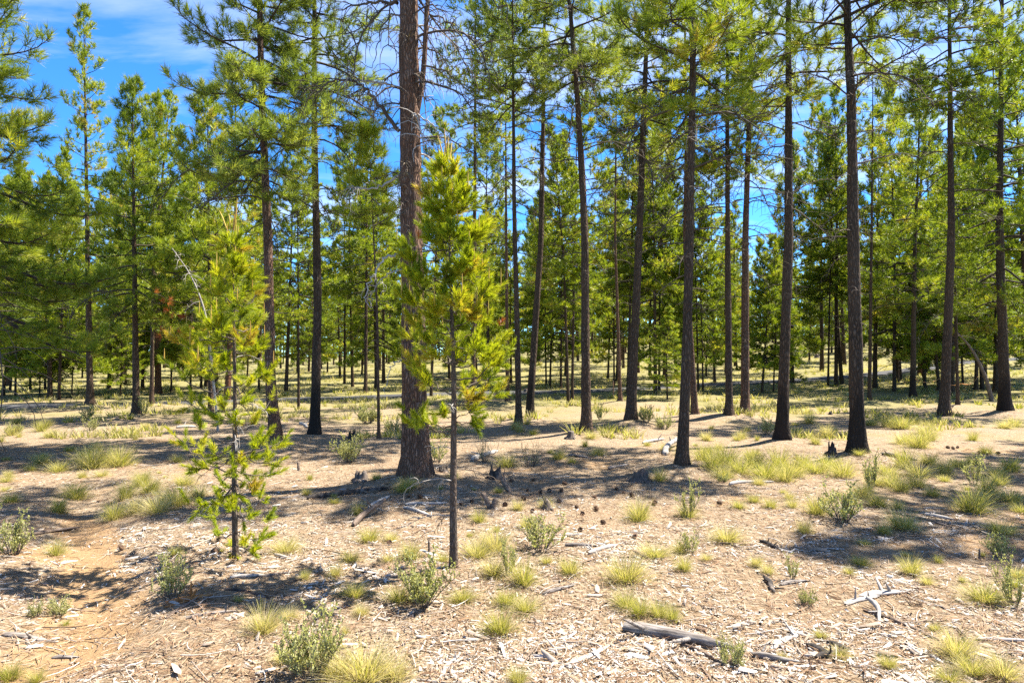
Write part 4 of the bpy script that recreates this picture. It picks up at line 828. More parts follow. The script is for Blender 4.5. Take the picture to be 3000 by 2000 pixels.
def stump(foot, wpx, hpx, label, mat, splinter=0.4, seed=0, name='stump', cut=False):
    rng = np.random.default_rng(seed); x, y = ground(*foot); z = H(x, y); r = 0.85 * wpx / 4000 * y; h = 0.8 * hpx / 2000 * y
    sides = 18; n = 9; th = np.arange(sides) * 2 * math.pi / sides; ph = rng.random() * 9
    prof = 1 + splinter * (vnoise(th * 1.7 + ph, th * 0, seed) - 0.5) * 2 + splinter * 0.6 * rng.normal(size=sides) * 0.5
    prof = np.clip(prof, 0.3, 1.9)
    t = np.linspace(-0.25, 1, n)
    rr = r * (1.0 - 0.18 * np.maximum(t, 0) + 0.4 * np.exp(-np.maximum(t, 0) * 5))[:, None] * (0.86 + 0.3 * vnoise(th[None] * 2 + ph, t[:, None] * 1.5, seed + 4))
    V = np.stack([rr * np.cos(th), rr * np.sin(th), (t[:, None] * h) * np.where(t[:, None] > 0, prof[None], 1)], -1)
    # hollow, broken top
    Vi = np.stack([rr[-1] * (0.93 if cut else 0.6) * np.cos(th), rr[-1] * (0.93 if cut else 0.6) * np.sin(th), np.full(sides, h * (1.0 if cut else 0.75)) + (0 if cut else 1) * 0.1 * h * rng.normal(size=sides)], -1)
    V = np.concatenate([V.reshape(-1, 3), Vi, [[0, 0, h * (1.0 if cut else 0.6)]]])
    i = np.arange(n)[:, None] * sides; j = np.arange(sides)[None]; j2 = (j + 1) % sides; q = np.stack([i + j, i + j2, i + sides + j2, i + sides + j], -1)
    cidx = (n + 1) * sides
    root = link(name, None, None, (x, y, z)); tag(root, label, 'stump', 'stumps and stubs')
    g = Geo(); g.add(V, q=q, t=np.stack([n * sides + np.arange(sides), n * sides + (np.arange(sides) + 1) % sides, np.full(sides, cidx)], -1)); link('base', g.mesh('base', mat, False), root)
    for q in range(5):
        a = rng.random() * 6.28; g = Geo(); d = np.array([math.cos(a), math.sin(a), 0]); l_ = r * rng.uniform(0.6, 1.3)
        tubes(g, np.array([d * r * 0.6 + [0, 0, h * .25], d * (r + l_ * .5) + [0, 0, h * .07], d * (r + l_) + [0, 0, -.03]]), np.array([r * .28, r * .2, r * .05]), 6); link('root', g.mesh('root', mat), root)
    if splinter > 0.3:
        for q in range(4):
            a = rng.random() * 6.28; b0 = np.array([math.cos(a), math.sin(a), 0]) * r * 0.6; g = Geo(); hh = h * rng.uniform(1.0, 1.7)
            tubes(g, np.array([b0 + [0, 0, h * .4], b0 * 1.1 + [0, 0, hh * .8], b0 * 1.15 + [.1 * r, 0, hh]]), np.array([r * .26, r * .16, r * .03]), 5); link('splinter', g.mesh('splinter', mat, False), root)
stump((1672,1284), 27, 27, 'low cut stump at the foot of the stout pine', M['stumpwood'], 0.06, 1, cut=True)
stump((1452,1402), 44, 34, 'charred broken stump in the shade right of the taller sapling', Cw, 0.35, 2)
stump((1058,1408), 46, 32, 'old grey stump left of the thickest trunk', M['stumpwood'], 0.35, 3)
stump((1299,1385), 34, 16, 'low charred stump right behind the thickest trunk', Cw, 0.4, 4)
stump((1878,1408), 60, 30, 'dark spiky root stump left of the close bowed pine', M['stumpwood'], 0.5, 5)
stump((1600,1490), 40, 24, 'small dark rotten stump with splinters in the middle litter', M['stumpwood'], 0.9, 6)
stump((2437,1328), 30, 30, 'charred splintered stump left of the blackened pine', Cw, 0.8, 7)
stump((2752,1238), 26, 14, 'small dark stump at the foot of the tall grey pine', M['stumpwood'], 0.4, 8)
stump((1031,1288), 26, 24, 'charred splintered stump behind the pale shrub at middle left', Cw, 0.9, 9)
stump((2433,1214), 12, 10, 'tiny dark stump in the grass behind the blackened pine', Cw, 0.4, 10)
stump((1540,1150), 16, 14, 'low round stump beside the trail behind the stout pine', M['stumpwood'], 0.1, 11, cut=True)
stump((2393,1048), 15, 11, 'far grey stump on the slope at the right', M['stumpwood'], 0.4, 12)
def stub(foot, tip, wpx, label, seed):
    rng = np.random.default_rng(seed); x, y = ground(*foot); z = H(x, y); T = at_depth(tip[0], tip[1], y + 0.02) - np.array([x, y, z]); r = wpx / 4000 * y
    s = np.linspace(-0.12, 1, 9); P = T[None] * s[:, None]; P[:, 0] += 0.15 * r * np.cumsum(rng.normal(size=9)) * 0.6
    g = Geo(); sides = 9; th = np.arange(sides) * 2 * math.pi / sides
    R = r * (1.05 - 0.25 * s)[:, None] * (0.75 + 0.5 * vnoise(th[None] * 1.5, s[:, None] * 3, seed))
    V = np.stack([P[:, None, 0] + R * np.cos(th), P[:, None, 1] + R * np.sin(th), P[:, None, 2] + 0 * R], -1); V[-1, :, 2] += r * 1.1 * rng.normal(size=sides)
    i = np.arange(8)[:, None] * sides; j = np.arange(sides)[None]; j2 = (j + 1) % sides
    V = np.concatenate([V.reshape(-1, 3), [P[-1] - [0, 0, r * .5]]]); g.add(V, q=np.stack([i + j, i + j2, i + sides + j2, i + sides + j], -1), t=np.stack([8 * sides + np.arange(sides), 8 * sides + (np.arange(sides) + 1) % sides, np.full(sides, 9 * sides)], -1))
    tag(link('stub', g.mesh('stub', M['brownwood'], False), None, (x, y, z)), label, 'wood stub', 'stumps and stubs')
stub((1436,1488), (1414,1444), 17, 'upright brown stub, left of the pair right of the taller sapling', 1)
stub((1446,1490), (1449,1460), 15, 'upright brown stub, right of the pair right of the taller sapling', 2)
stub((1492,1440), (1474,1404), 18, 'twisted upright stub behind the pair of stubs', 3)
stub((875,1378), (874,1354), 8, 'short dark stub between the leaning trunk and thickest pine', 4)
stub((1258,1630), (1257,1580), 8, 'thin dark stub standing in the big shrub', 5)
stub((2870,1640), (2868,1608), 6, 'thin dark stub in the shade patch at the right', 6)

def near_phrase(px, py):
    best = min(GLM, key=lambda q: (q[0] - px) ** 2 + ((q[1] - py) * 1.6) ** 2); dx_, dy_ = px - best[0], py - best[1]
    if abs(dx_) > abs(dy_) * 1.2: w_ = 'right of' if dx_ > 0 else 'left of'
    else: w_ = 'in front of' if dy_ > 0 else 'behind'
    dist = math.hypot(dx_, dy_); return ('close ' if dist < 90 else '') + w_ + ' ' + best[2]
GLM = [(1330,1671,"the taller sapling's foot"), (693,1633,"the shorter sapling's foot"), (1218,1422,"the thickest pine's foot"), (1998,1384,'the close bowed pine'), (2513,1343,'the blackened pine'), (2290,1303,'the charred rough pine'), (1980,1875,'the thick grey log'), (1720,1920,'the white split slab'), (2590,1740,'the broken white slab'), (540,1760,'the orange rotten log'), (80,1868,'the half-buried grey log'), (1240,1760,'the big shrub'), (2700,1620,'the shade patch at right'), (1436,1480,'the pair of stubs'), (160,1555,'the half-buried brown log'), (1878,1405,'the spiky root stump'), (2690,1525,'the thin brown stick'), (2200,1415,'the white curved branch'), (1765,1610,'the crossing sticks'), (2766,1229,'the tall grey pine'), (2946,1213,'the right-edge pine'), (810,1313,'the leaning reddish trunk'), (264,1195,'the tallest slim pine'), (1058,1400,'the old grey stump'), (2960,1876,'the straight white stick'), (2310,1705,'the grey stick'), (1040,1990,'the bottom grey stick')]
# pine cones: egg-shaped with rows of scales
def cone_mesh(seed):
    rng = np.random.default_rng(seed); g = Geo(); r, h = 0.032, 0.075
    s = np.linspace(0, 1, 7); tubes(g, np.stack([0 * s, 0 * s, (s - .5) * h], 1), r * 0.62 * np.sin(0.25 + s * 2.7) , 8)
    for k in range(60):
        f = (k + .5) / 60; a = k * 2.4; rr = r * (0.35 + 0.75 * math.sin(0.35 + f * 2.4)); c = np.array([math.cos(a), math.sin(a), 0]); tn = np.array([-math.sin(a), math.cos(a), 0]); z = (f - .5) * h
        b = c * rr * 0.5 + [0, 0, z]; tip = c * rr * 1.1 + [0, 0, z + 0.010]; g.add([b - tn * .005, b + tn * .005, tip + tn * .0065, tip - tn * .0065, tip * 1.02 - [0, 0, .006]], q=[[0, 1, 2, 3]], t=[[3, 2, 4]])
    return g.mesh('pine_cone', M['cone'], False)
CM = [cone_mesh(q) for q in range(2)]
rg = np.random.default_rng(8)
CONES = [(1232,1460),(1196,1458),(1382,1472),(1583,1445),(1644,1440),(1805,1435),(1828,1448),(1741,1460),(1534,1465),(1638,1472),(1706,1509),(1747,1496),(1768,1535),(1604,1470),(1563,1408),(1500,1412),(1520,1488),(1480,1482),(1918,1476),(1915,1480),(1850,1455),(1690,1490),(1560,1500),(1655,1420),
 (640,1583),(355,1612),(628,1622),(2892,1332),(2778,1314),(2793,1316),(2805,1313),(2870,1328),(2925,1331),(2109,1478),(1140,1595),(1860,1575),(1700,1555),(1545,1440),(1610,1440),(1350,1480)]
for (px, py) in CONES:
    x, y = ground(px, py); o = link('pine_cone', CM[rg.integers(2)], None, (x, y, H(x, y) + 0.018)); o.rotation_euler = (1.2 + 0.5 * rg.normal(), 0.4 * rg.normal(), rg.random() * 6.28); s_ = rg.uniform(0.5, 0.85); o.scale = (s_,) * 3
    tag(o, 'brown pine cone ' + near_phrase(px, py), 'pine cone', 'pine cones strewn over the litter')

# ------------------------------------------------------------------ bunchgrass
def tuft_arrays(rng, nblade, Rb, h, wd, segs=3, dry=0.5, flop=0.0):
    """ribbon blades that arch outwards: (V, quads, tris, attr)"""
    a = rng.random() * 6.283 + 2.2 * rng.normal(size=nblade); rad = Rb * rng.random(nblade) ** 0.7 * 0.45
    b = np.stack([np.cos(a) * rad, np.sin(a) * rad, -0.01 + 0 * a], 1); out_ = a + 0.6 * rng.normal(size=nblade)
    lean = np.clip(0.12 + flop + 0.75 * rng.random(nblade) * (0.4 + rad / (Rb * 0.45)), 0.05, 1.35); L_ = h * (0.55 + 0.6 * rng.random(nblade))
    s = np.linspace(0, 1, segs + 1); e = (math.pi / 2 - lean)[:, None] - (0.3 + 0.75 * rng.random(nblade))[:, None] * s[None] ** 1.3
    dv = np.stack([np.cos(out_)[:, None] * np.cos(e), np.sin(out_)[:, None] * np.cos(e), np.sin(e)], -1) * (L_ / segs)[:, None, None]
    P = b[:, None] + np.concatenate([np.zeros((nblade, 1, 3)), np.cumsum(dv[:, :-1], 1)], 1)
    ww = (wd * (0.7 + 0.6 * rng.random(nblade)))[:, None] * (1 - 0.8 * s)[None] * 0.5; tw = out_ + 1.57 + 0.9 * rng.normal(size=nblade)
    off = np.stack([np.cos(tw), np.sin(tw), 0 * tw], -1)[:, None] * ww[:, :, None]
    V = np.stack([P - off, P + off], 2).reshape(-1, 3); m = (segs + 1) * 2
    i = np.arange(segs)[None] * 2 + (np.arange(nblade) * m)[:, None]; q = np.stack([i, i + 1, i + 3, i + 2], -1).reshape(-1, 4)
    at_ = np.clip(np.where(rng.random(nblade) < dry, 0.72 + 0.25 * rng.random(nblade), 0.12 + 0.35 * rng.random(nblade))[:, None] + 0.22 * (s[None] - 0.4), 0, 1)
    return V, q, np.repeat(at_, 2, 1).ravel()
TM = []
for v in range(12):
    rg = np.random.default_rng(300 + v); dry = (0.35, 0.55, 0.8)[v % 3]
    g = Geo(); V, q, a_ = tuft_arrays(rg, 420, 0.15, 0.27, 0.0038, 3, dry); g.add(V, q=q, a=a_)
    V, q, a_ = tuft_arrays(rg, 260, 0.34, 0.17, 0.0036, 2, 0.97, 0.55); g.add(V, q=q, a=a_)          # old straw thatch round the foot
    if v % 4 == 1:
        V, q, a_ = tuft_arrays(rg, 10, 0.08, 0.42, 0.003, 4, 1.0); g.add(V, q=q, a=a_)          # long seed stalks
    TM.append(g.mesh('grass_tuft', M['grass'], False))
# foot pixel, width px, variant dryness (0 green, 1 mixed, 2 straw)
GR = [(1466,1853,95,1),(1540,1787,85,0),(1482,1768,70,0),(1535,1710,110,1),(1446,1684,85,2),(1670,1679,70,1),(1875,1804,65,0),(1835,1777,85,1),(1928,1804,65,0),(1969,1817,55,0),(1835,1701,125,2),(1920,1630,85,1),(1870,1523,80,1),(1397,1630,90,1),(1451,1612,90,2),(1404,1528,45,1),(1357,1760,80,1),(1170,1760,75,1),(1040,1746,85,1),(1060,1800,55,2),(1027,1643,60,2),(1138,1643,40,2),(1205,1635,65,1),(1049,1505,50,1),(1080,1585,60,1),(1147,1585,45,2),(1486,1367,55,0),(1933,1407,55,1),(1196,1429,70,0),(1180,1440,50,0),(1991,1617,50,1),(1067,1990,180,2),(985,1985,120,2),(1160,1990,100,2),(1518,1998,60,1),
 (165,1626,70,1),(335,1519,65,0),(120,1358,60,1),(839,1617,85,2),(772,1849,90,2),(844,1813,60,2),(893,1697,45,1),(982,1688,55,2),(192,1831,28,0),(415,1420,60,0),(440,1440,60,0),(585,1456,60,0),(491,1474,70,1),(170,1380,60,1),(270,1370,80,1),(312,1360,90,1),(350,1365,80,1),(250,1350,60,1),(400,1500,60,2),(460,1500,90,2),(520,1480,80,1),(540,1420,70,1),(370,1460,60,0),(220,1460,70,0),(170,1500,60,0),(30,1470,60,0),(700,1760,30,1),(30,1990,70,0),(110,1995,60,1),(900,1950,70,2),(830,1940,60,2),
 (2129,1586,85,2),(2647,1550,95,1),(2670,1679,65,1),(2888,1760,110,1),(2803,1920,130,2),(2393,1505,75,1),(2571,1483,65,1),(2732,1452,55,1),(2848,1500,105,1),(2893,1450,80,1),(2937,1563,80,0),(2527,1456,70,1),(2687,1425,60,1),(2487,1679,40,2),(2406,1867,42,0),(2357,1559,60,2),(2004,1670,55,1),(2013,1514,60,1),(2210,1470,40,1),(2634,1492,45,1),(2531,1595,35,2),(2870,1470,60,1),(2960,1470,80,1),(2640,1440,70,0),(2930,1420,60,0),(2990,1500,60,1),(2165,1488,50,1),(2320,1485,35,1),(2215,1658,40,2),(2250,1680,40,2),(2070,1640,35,2),(2980,1690,60,1),(2850,1975,90,1),(2780,1995,80,0),(2940,1985,90,2),
 (2060,1350,60,0),(2090,1375,75,0),(2130,1360,80,0),(2170,1385,85,0),(2210,1365,80,0),(2240,1400,85,0),(2280,1375,90,0),(2320,1395,90,0),(2350,1365,70,0),(2390,1385,80,0),(2430,1375,75,0),(2470,1395,70,0),(2300,1410,60,1),(2120,1400,60,1),(2600,1390,70,0),(2650,1370,80,0),(2690,1395,75,1),(2720,1360,60,0),(2570,1420,60,1),(2610,1425,70,1),(2770,1390,60,0),(2810,1370,60,0),(2920,1395,70,0),(2960,1380,60,0),(2650,1300,60,1),(2690,1310,70,1),(2720,1290,50,1),(2640,1255,60,1),(2600,1250,50,1),(2370,1240,45,1),(2420,1280,50,2),(2200,1345,40,0),(2390,1300,40,1),(2070,1290,40,2),(2160,1290,30,1),(2550,1245,50,1),(2710,1270,60,1),(2890,1330,40,1),(2850,1290,40,1),(2970,1250,60,1)]
rg = np.random.default_rng(55)
def put_tuft(px, py, wpx, dryv):
    x, y = ground(px, py); s_ = wpx / 2000 * y / 0.30; v = int(rg.integers(4)) * 3 + dryv
    o = link('grass_tuft', TM[v], None, (x, y, H(x, y))); o.rotation_euler = (0.05 * rg.normal(), 0.05 * rg.normal(), rg.random() * 6.28); o.scale = (s_ * rg.uniform(.8, 1.2), s_ * rg.uniform(.8, 1.2), s_ * rg.uniform(0.6, 1.15))
    base = ('large ' if wpx > 84 else 'small ' if wpx < 50 else '') + ('green', 'yellow-green', 'straw-coloured')[dryv] + ' grass tuft ' + near_phrase(px, py)
    tag(o, base, 'grass tuft', 'bunchgrass tufts on the forest floor')
    return x, y
gp = [put_tuft(*t) for t in GR]
n_ = 0
while n_ < 130:                                              # smaller tufts between the listed ones
    py = 1240 + 740 * rg.random() ** 1.4; px = rg.random() * 3000
    x, y = ground(px, py)
    if min(math.hypot(x - a, y - b) for a, b in gp) < 0.22 or float(polydist(np.array(x), np.array(y), RUT)) < 0.45: continue
    if fbm(x / 1.6 + 3, y / 1.6, 71, 3) < 0.47 + 0.05 * (py > 1650): continue
    gp.append(put_tuft(px, py, rg.uniform(20, 58) * (0.7 + 0.3 * (py - 1100) / 900), int(rg.choice([0, 1, 1, 2])))); n_ += 1
# grass too far away to count, one mass
g = Geo(); rg = np.random.default_rng(56); cnt = 0
protos = [tuft_arrays(np.random.default_rng(600 + q), 14, 0.18, 0.17, 0.024, 2, (0.25, 0.5, 0.7)[q % 3]) for q in range(6)]
N = 10500; yy = 13.0 + 52 * rg.random(N) ** 1.5; xx = (rg.random(N) * 2 - 1) * (0.78 * yy + 2)
keep = fbm(xx / 1.9, yy / 1.9, 81, 4) > (0.56 - 0.14 * smooth(15, 26, yy)); keep &= polydist(xx, yy, ROAD) > 0.85
xx, yy = xx[keep], yy[keep]; zz_ = height(xx, yy); sc_ = rg.uniform(0.45, 1.4, len(xx)); rz = rg.random(len(xx)) * 6.28
for p in range(6):
    idx = np.arange(p, len(xx), 6); V, q, a_ = protos[p]; c, s_ = np.cos(rz[idx])[:, None], np.sin(rz[idx])[:, None]
    Vx = (V[None, :, 0] * c - V[None, :, 1] * s_) * sc_[idx][:, None] + xx[idx][:, None]; Vy = (V[None, :, 0] * s_ + V[None, :, 1] * c) * sc_[idx][:, None] + yy[idx][:, None]; Vz = V[None, :, 2] * sc_[idx][:, None] + zz_[idx][:, None]
    g.add(np.stack([Vx, Vy, Vz], -1), q=(q[None] + (np.arange(len(idx)) * len(V))[:, None, None]), a=np.clip(np.tile(a_, (len(idx), 1)) + 0.15 * rg.normal(size=(len(idx), 1)), 0, 1).ravel())
tag(link('grass', g.mesh('grass', M['grass'], False)), 'yellow-green grass between the trunks beyond the litter', kind='stuff')

# ------------------------------------------------------------------ shrubs
def shrub_meshes(seed, ns=26, h=0.42, spread=0.8, leaf=0.011, per=34):
    rng = np.random.default_rng(seed); gs, gl = Geo(), Geo(); LP, LD = [], []
    for q in range(ns):
        a = rng.random() * 6.283; n = 7; s = np.linspace(0, 1, n); e = 1.5 - spread * rng.random() - 0.1 * s + 0.25 * rng.normal() * s; aa = a + 0.6 * rng.normal() * s; L_ = h * rng.uniform(0.55, 1.15)
        dv = np.stack([np.cos(aa) * np.cos(e), np.sin(aa) * np.cos(e), np.sin(e)], 1) * (L_ / (n - 1)); P = np.array([0.05 * math.cos(a), 0.05 * math.sin(a), -.02]) + np.concatenate([np.zeros((1, 3)), np.cumsum(dv[:-1], 0)])
        tubes(gs, P, 0.005 * (1 - 0.7 * s), 4)
        subs = [P]
        for k in range(4):
            i0 = rng.integers(2, n - 1); a2 = rng.random() * 6.28; e2 = rng.uniform(0.3, 1.3); l2 = L_ * rng.uniform(0.15, 0.4); ss = np.linspace(0, 1, 4)[:, None]
            Pq = P[i0] + np.array([math.cos(a2) * math.cos(e2), math.sin(a2) * math.cos(e2), math.sin(e2)]) * l2 * ss; Pq[:, 2] += 0.03 * ss[:, 0] ** 2; tubes(gs, Pq, 0.0028 * (1 - .5 * ss[:, 0]), 3); subs.append(Pq)
        for k, Pq in enumerate(subs):
            m_ = per if k == 0 else int(per * .7); f = (0.3 if k == 0 else 0.1) + (0.7 if k == 0 else 0.9) * rng.random(m_); idx = f * (len(Pq) - 1); i0 = np.minimum(idx.astype(int), len(Pq) - 2)
            LP.append(Pq[i0] + (Pq[i0 + 1] - Pq[i0]) * (idx - i0)[:, None]); LD.append(norm(rng.normal(size=(m_, 3)) + [0, 0, 0.7]))
    LP, LD = np.concatenate(LP), np.concatenate(LD); M_ = len(LP); sd_ = norm(np.cross(LD, rng.normal(size=(M_, 3)))); l_ = leaf * 1.35 * (0.7 + 0.8 * rng.random(M_))[:, None]
    V = np.stack([LP, LP + LD * l_ * .6 + sd_ * l_ * .42, LP + LD * l_ * 1.3, LP + LD * l_ * .6 - sd_ * l_ * .42], 1); gl.add(V, q=np.arange(M_ * 4).reshape(-1, 4), a=np.repeat(rng.random(M_), 4))
    return gs.mesh('stems', M['stem']), gl.mesh('leaves', M['sage'], False)
SM = [shrub_meshes(1, 34, .42, .85), shrub_meshes(2, 24, .42, .9, .012, 24), shrub_meshes(3, 18, .44, .55, .012, 26), shrub_meshes(4, 30, .36, 1.0, .010, 30), shrub_meshes(5, 26, .42, .9, .008, 7)]
SH = [(1240,1772,150,135,0,'big grey-green shrub at the foot of the taller sapling'),(915,1985,190,175,0,'large pale shrub at the front, left of the middle'),(500,1748,115,115,1,'open grey-green shrub behind the orange rotten log'),(40,1622,120,110,1,'leafy shrub at the left edge beside a grass tuft'),(170,1802,85,55,3,'low shrub on the sandy patch at the left'),(105,1806,50,50,3,'small shrub left of the low one on the sandy patch'),(1585,1610,130,95,1,'spreading shrub in the middle of the litter'),(1490,1684,70,90,2,'thin shrub right of the big shrub'),
 (2469,1526,135,100,1,'rounded open shrub right of the middle, amid tufts'),(2553,1432,70,85,2,'upright pale shrub in front of the blackened pine'),(2853,1419,70,70,2,'upright leafy shrub at the edge of shade, far right'),(2366,1772,55,50,3,'little round shrub beside the broken white slab'),(2143,1948,90,85,3,'rounded spiky shrub in front of the thick grey log'),(2018,1512,65,85,2,'upright shrub right of the middle litter'),(2022,1618,60,60,1,'small open shrub below the upright one'),(2321,1697,50,60,2,'small thin shrub above the grey stick'),(2968,1772,90,110,2,'tall leafy shrub at the right edge by a tuft'),(2933,1632,75,75,1,'shrub in the shade patch at the right edge'),
 (1018,1356,85,75,0,'pale shrub left behind the thickest trunk'),(1281,1352,65,60,1,'yellow-green shrub right behind the thickest trunk'),(1075,1240,75,50,0,'dense grey shrub behind the thickest trunk, left'),(1152,1266,60,45,3,'dark green shrub right behind the spindly pole'),(1893,1236,50,45,0,'grey shrub right of the stout leaning pine'),(1759,1230,45,40,2,'spiky shrub left of the stout leaning pine'),(1946,1256,60,45,3,'low shrub between stout pine and bowed pine'),(2245,1272,50,45,1,'thin shrub beside the charred rough pine'),(259,1224,45,35,1,'shrub at the foot of the tallest slim pine'),(268,1260,40,35,1,'shrub in front of the tallest slim pine'),(40,1274,50,35,3,'low shrub near the left edge, far'),(420,1216,35,45,2,'thin shrub right of the dense conical pine'),
 (1420,1352,60,60,4,'bare twiggy bush with a white log under it'),(1555,1365,70,60,4,'bare twiggy bush behind the middle litter'),(2590,1232,50,35,4,'bare twiggy bush right of the blackened pine'),(2120,1410,50,25,3,'small pale plant at the shade edge')]
rg = np.random.default_rng(66)
for (px, py, wp, hp, v, lb) in SH:
    x, y = ground(px, py); root = link('shrub', None, None, (x, y, H(x, y))); sx, sz = wp / 2000 * y / 0.54, hp / 2000 * y / 0.37; root.scale = (sx, sx, sz); root.rotation_euler = (0, 0, rg.random() * 6.28)
    tag(root, lb, 'shrub', 'shrubs on the forest floor'); link('stems', SM[v][0], root); tag(link('leaves', SM[v][1], root), kind='stuff')

# ------------------------------------------------------------------ wood chips and fallen needles
def chip_density(x, y):
    d = 0.30 + 1.1 * smooth(0.36, 0.62, fbm(x / 1.1 + 2, y / 0.9, 91, 3)); d = d * (0.25 + 0.75 * smooth(9.5, 5.0, y)) * (0.25 + 1.3 * smooth(0.38, 0.6, fbm(x / 0.33, y / 0.24, 97, 2))); return d * (1 - 0.9 * np.exp(-(polydist(x, y, RUT) / 0.38) ** 2) * smooth(8, 6, y))
def chips(n, lmin, lmax, seed, ymin, ymax, flat=0.2):
    rng = np.random.default_rng(seed); y = ymin + (ymax - ymin) * rng.random(n * 4) ** 1.9; x = (rng.random(n * 4) * 2 - 1) * (0.80 * y + 0.4); k = rng.random(n * 4) < chip_density(x, y); x, y = x[k][:n], y[k][:n]; n = len(x)
    L_ = lmin * (lmax / lmin) ** (rng.random(n) ** 2.2); W_ = L_ * rng.uniform(0.09, 0.28, n); T_ = np.minimum(W_ * rng.uniform(0.15, 0.5, n), 0.012)
    az = rng.random(n) * 6.283; pit = 0.16 * rng.normal(size=n); rol = 0.3 * rng.normal(size=n)
    tx = np.stack([np.cos(az) * np.cos(pit), np.sin(az) * np.cos(pit), np.sin(pit)], -1); ty = np.stack([-np.sin(az), np.cos(az), 0 * az], -1); tz = np.cross(tx, ty); ty = ty * np.cos(rol)[:, None] + tz * np.sin(rol)[:, None]; tz = np.cross(tx, ty)
    base = np.array([(-.5, -.35, 0), (.42, -.5, 0), (.5, .3, 0), (-.36, .5, 0)]); b = base[None] + np.concatenate([0.13 * rng.normal(size=(n, 4, 2)), np.zeros((n, 4, 1))], 2)
    top = b * np.array([0.9, 0.75, 1]) + np.array([0, 0, 1.0]) + np.concatenate([np.zeros((n, 4, 2)), 0.5 * rng.normal(size=(n, 4, 1))], 2)
    b = np.concatenate([b, top], 1)
    V = b[..., 0:1] * (L_[:, None, None] * tx[:, None]) + b[..., 1:2] * (W_[:, None, None] * ty[:, None]) + b[..., 2:3] * (T_[:, None, None] * tz[:, None])
    C = np.stack([x, y, height(x, y) + np.abs(np.sin(pit)) * L_ * 0.35 - T_ * 0.2 + 0.006 * rng.random(n)], -1); tint = np.clip(0.22 + 0.78 * rng.random(n) ** 0.62 * (0.7 + 0.3 * smooth(0.4, 0.6, fbm(x / 1.7, y / 1.7, 95, 2))), 0, 1)
    return V, C, tint, az, L_
CQ = np.array([[j, (j + 1) % 4, 4 + (j + 1) % 4, 4 + j] for j in range(4)]); CT = np.array([[4, 5, 6], [4, 6, 7]])
V, C, tint, _, _ = chips(17000, 0.025, 0.085, 1, 2.6, 11.0)
g = Geo(); off = (np.arange(len(V)) * 8)[:, None, None]; g.add(V + C[:, None], q=CQ[None] + off, t=CT[None] + off, a=np.repeat(tint, 8))
V, C, tint, _, _ = chips(90000, 0.012, 0.06, 6, 2.6, 12.5); V = V[:, 4:]; off = (np.arange(len(V)) * 4)[:, None, None]; g.add(V + C[:, None], t=np.array([[0, 1, 2], [0, 2, 3]])[None] + off, a=np.repeat(np.clip(tint * 1.1 - 0.06, 0, 1), 4))
tag(link('wood_chips', g.mesh('wood_chips', M['chip'], False)), 'bleached wood chips and bark litter over the ground', kind='stuff')
V, C, tint, _, L_ = chips(220, 0.08, 0.17, 2, 2.9, 6.5)
for q in range(len(V)):                                      # the largest chips lie as pieces of their own
    g = Geo(); g.add(V[q], q=CQ, t=CT, a=tint[q]); o = link('wood_chip', g.mesh('wood_chip', M['chip'], False), None, tuple(C[q] + [0, 0, 0.006]))
    cp = (1500 + 2000 * C[q, 0] / C[q, 1], 1040 + 3200 / C[q, 1]); tag(o, ('pale' if tint[q] > 0.7 else 'tan' if tint[q] > 0.45 else 'brown') + ' wood chip ' + near_phrase(*cp), 'wood chip', 'large wood chips in the foreground litter')
rng = np.random.default_rng(12); n = 34000; y = 2.6 + 9 * rng.random(n) ** 1.5; x = (rng.random(n) * 2 - 1) * (0.80 * y + .4); k = rng.random(n) < 0.35 + 0.65 * (1 - 0.8 * np.exp(-(polydist(x, y, RUT) / 0.35) ** 2)); x, y = x[k], y[k]; n = len(x)
az = rng.random(n) * 6.283; l_ = rng.uniform(0.05, 0.15, n); wd = 0.0016 + 0.0004 * y / 3; d = np.stack([np.cos(az), np.sin(az), 0.12 * rng.normal(size=n)], -1) * l_[:, None]; pw = np.stack([-np.sin(az), np.cos(az), 0.6 * rng.normal(size=n)], -1) * wd[:, None]; c = np.stack([x, y, height(x, y) + 0.007 + 0.012 * rng.random(n)], -1)
bend = np.stack([-np.sin(az), np.cos(az), 0 * az], -1) * (l_ * 0.12 * rng.normal(size=n))[:, None]
V = np.stack([c - d * .5 - pw * .5, c - d * .5 + pw * .5, c + bend + pw, c + bend - pw, c + d * .5], 1)
g = Geo(); off = (np.arange(n) * 5)[:, None, None]; g.add(V, q=np.array([[0, 1, 2, 3]])[None] + off, t=np.array([[3, 2, 4]])[None] + off, a=np.repeat(rng.random(n), 5))
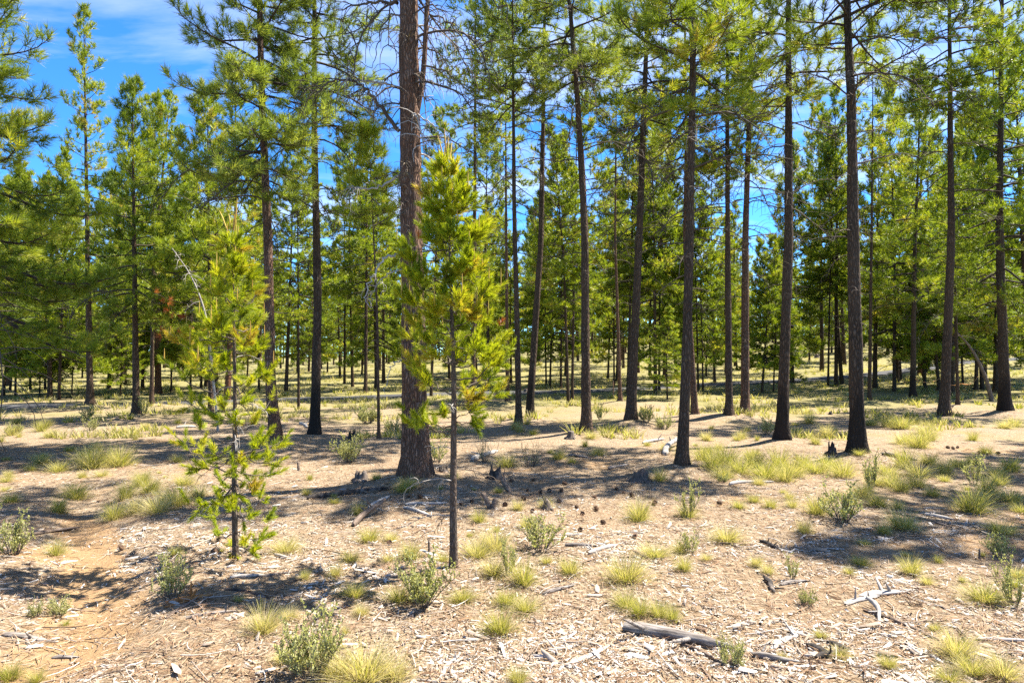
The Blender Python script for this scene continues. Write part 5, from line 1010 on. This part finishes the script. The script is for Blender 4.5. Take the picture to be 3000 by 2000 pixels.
tag(link('fallen_needles', g.mesh('fallen_needles', M['needle_litter'], False)), 'brown fallen pine needles matting the ground', kind='stuff')
rng = np.random.default_rng(19); n = 2600; y = 2.7 + 11 * rng.random(n) ** 1.6; x = (rng.random(n) * 2 - 1) * (0.8 * y + .4); k = rng.random(n) < 0.3 + 0.7 * smooth(0.4, 0.6, fbm(x / 1.5, y / 1.5, 55, 3)); x, y = x[k], y[k]; n = len(x)
az = rng.random(n) * 6.283; L_ = rng.uniform(0.06, 0.32, n) * rng.random(n) ** 0.4; s = np.linspace(-.5, .5, 5); cv = 0.35 * rng.normal(size=n)
P = np.stack([x[:, None] + L_[:, None] * (s * np.cos(az)[:, None] - cv[:, None] * (s ** 2 - .1) * np.sin(az)[:, None]), y[:, None] + L_[:, None] * (s * np.sin(az)[:, None] + cv[:, None] * (s ** 2 - .1) * np.cos(az)[:, None]), np.zeros((n, 5))], -1)
P[..., 2] = height(P[..., 0], P[..., 1]) + 0.008 + (rng.random(n)[:, None] * 0.03) * (s + .5)[None] + 0.006 * rng.random((n, 5)); rr = (0.0022 + 0.014 * L_ * rng.random(n))[:, None] * (1 - 0.5 * (s + .5))[None]
g = Geo(); tubes(g, P, rr, 4, np.clip(0.1 + 0.8 * rng.random(n), 0, 1)); tag(link('fallen_twigs', g.mesh('fallen_twigs', M['chip'])), 'small dry twigs strewn through the litter', kind='stuff')
by = {}
for o in list(col.objects):                                  # things that still share a label are told apart by their order in the row
    if o.parent is None and o.get('label') and o.get('category'): by.setdefault(o['label'], []).append(o)
ORD = 'first second third fourth fifth sixth seventh eighth ninth tenth eleventh twelfth thirteenth fourteenth fifteenth sixteenth'.split()
for lb, os_ in by.items():
    if 1 < len(os_) <= len(ORD):
        for q, o in enumerate(sorted(os_, key=lambda o: o.location.x / max(o.location.y, 0.1))): o['label'] = (lb if len(lb.split()) < 14 else lb.replace('bare-stemmed ', '').replace('leafy ', '').replace('bushy ', '').replace('directly ', '')) + ', ' + ORD[q] + ' from left'
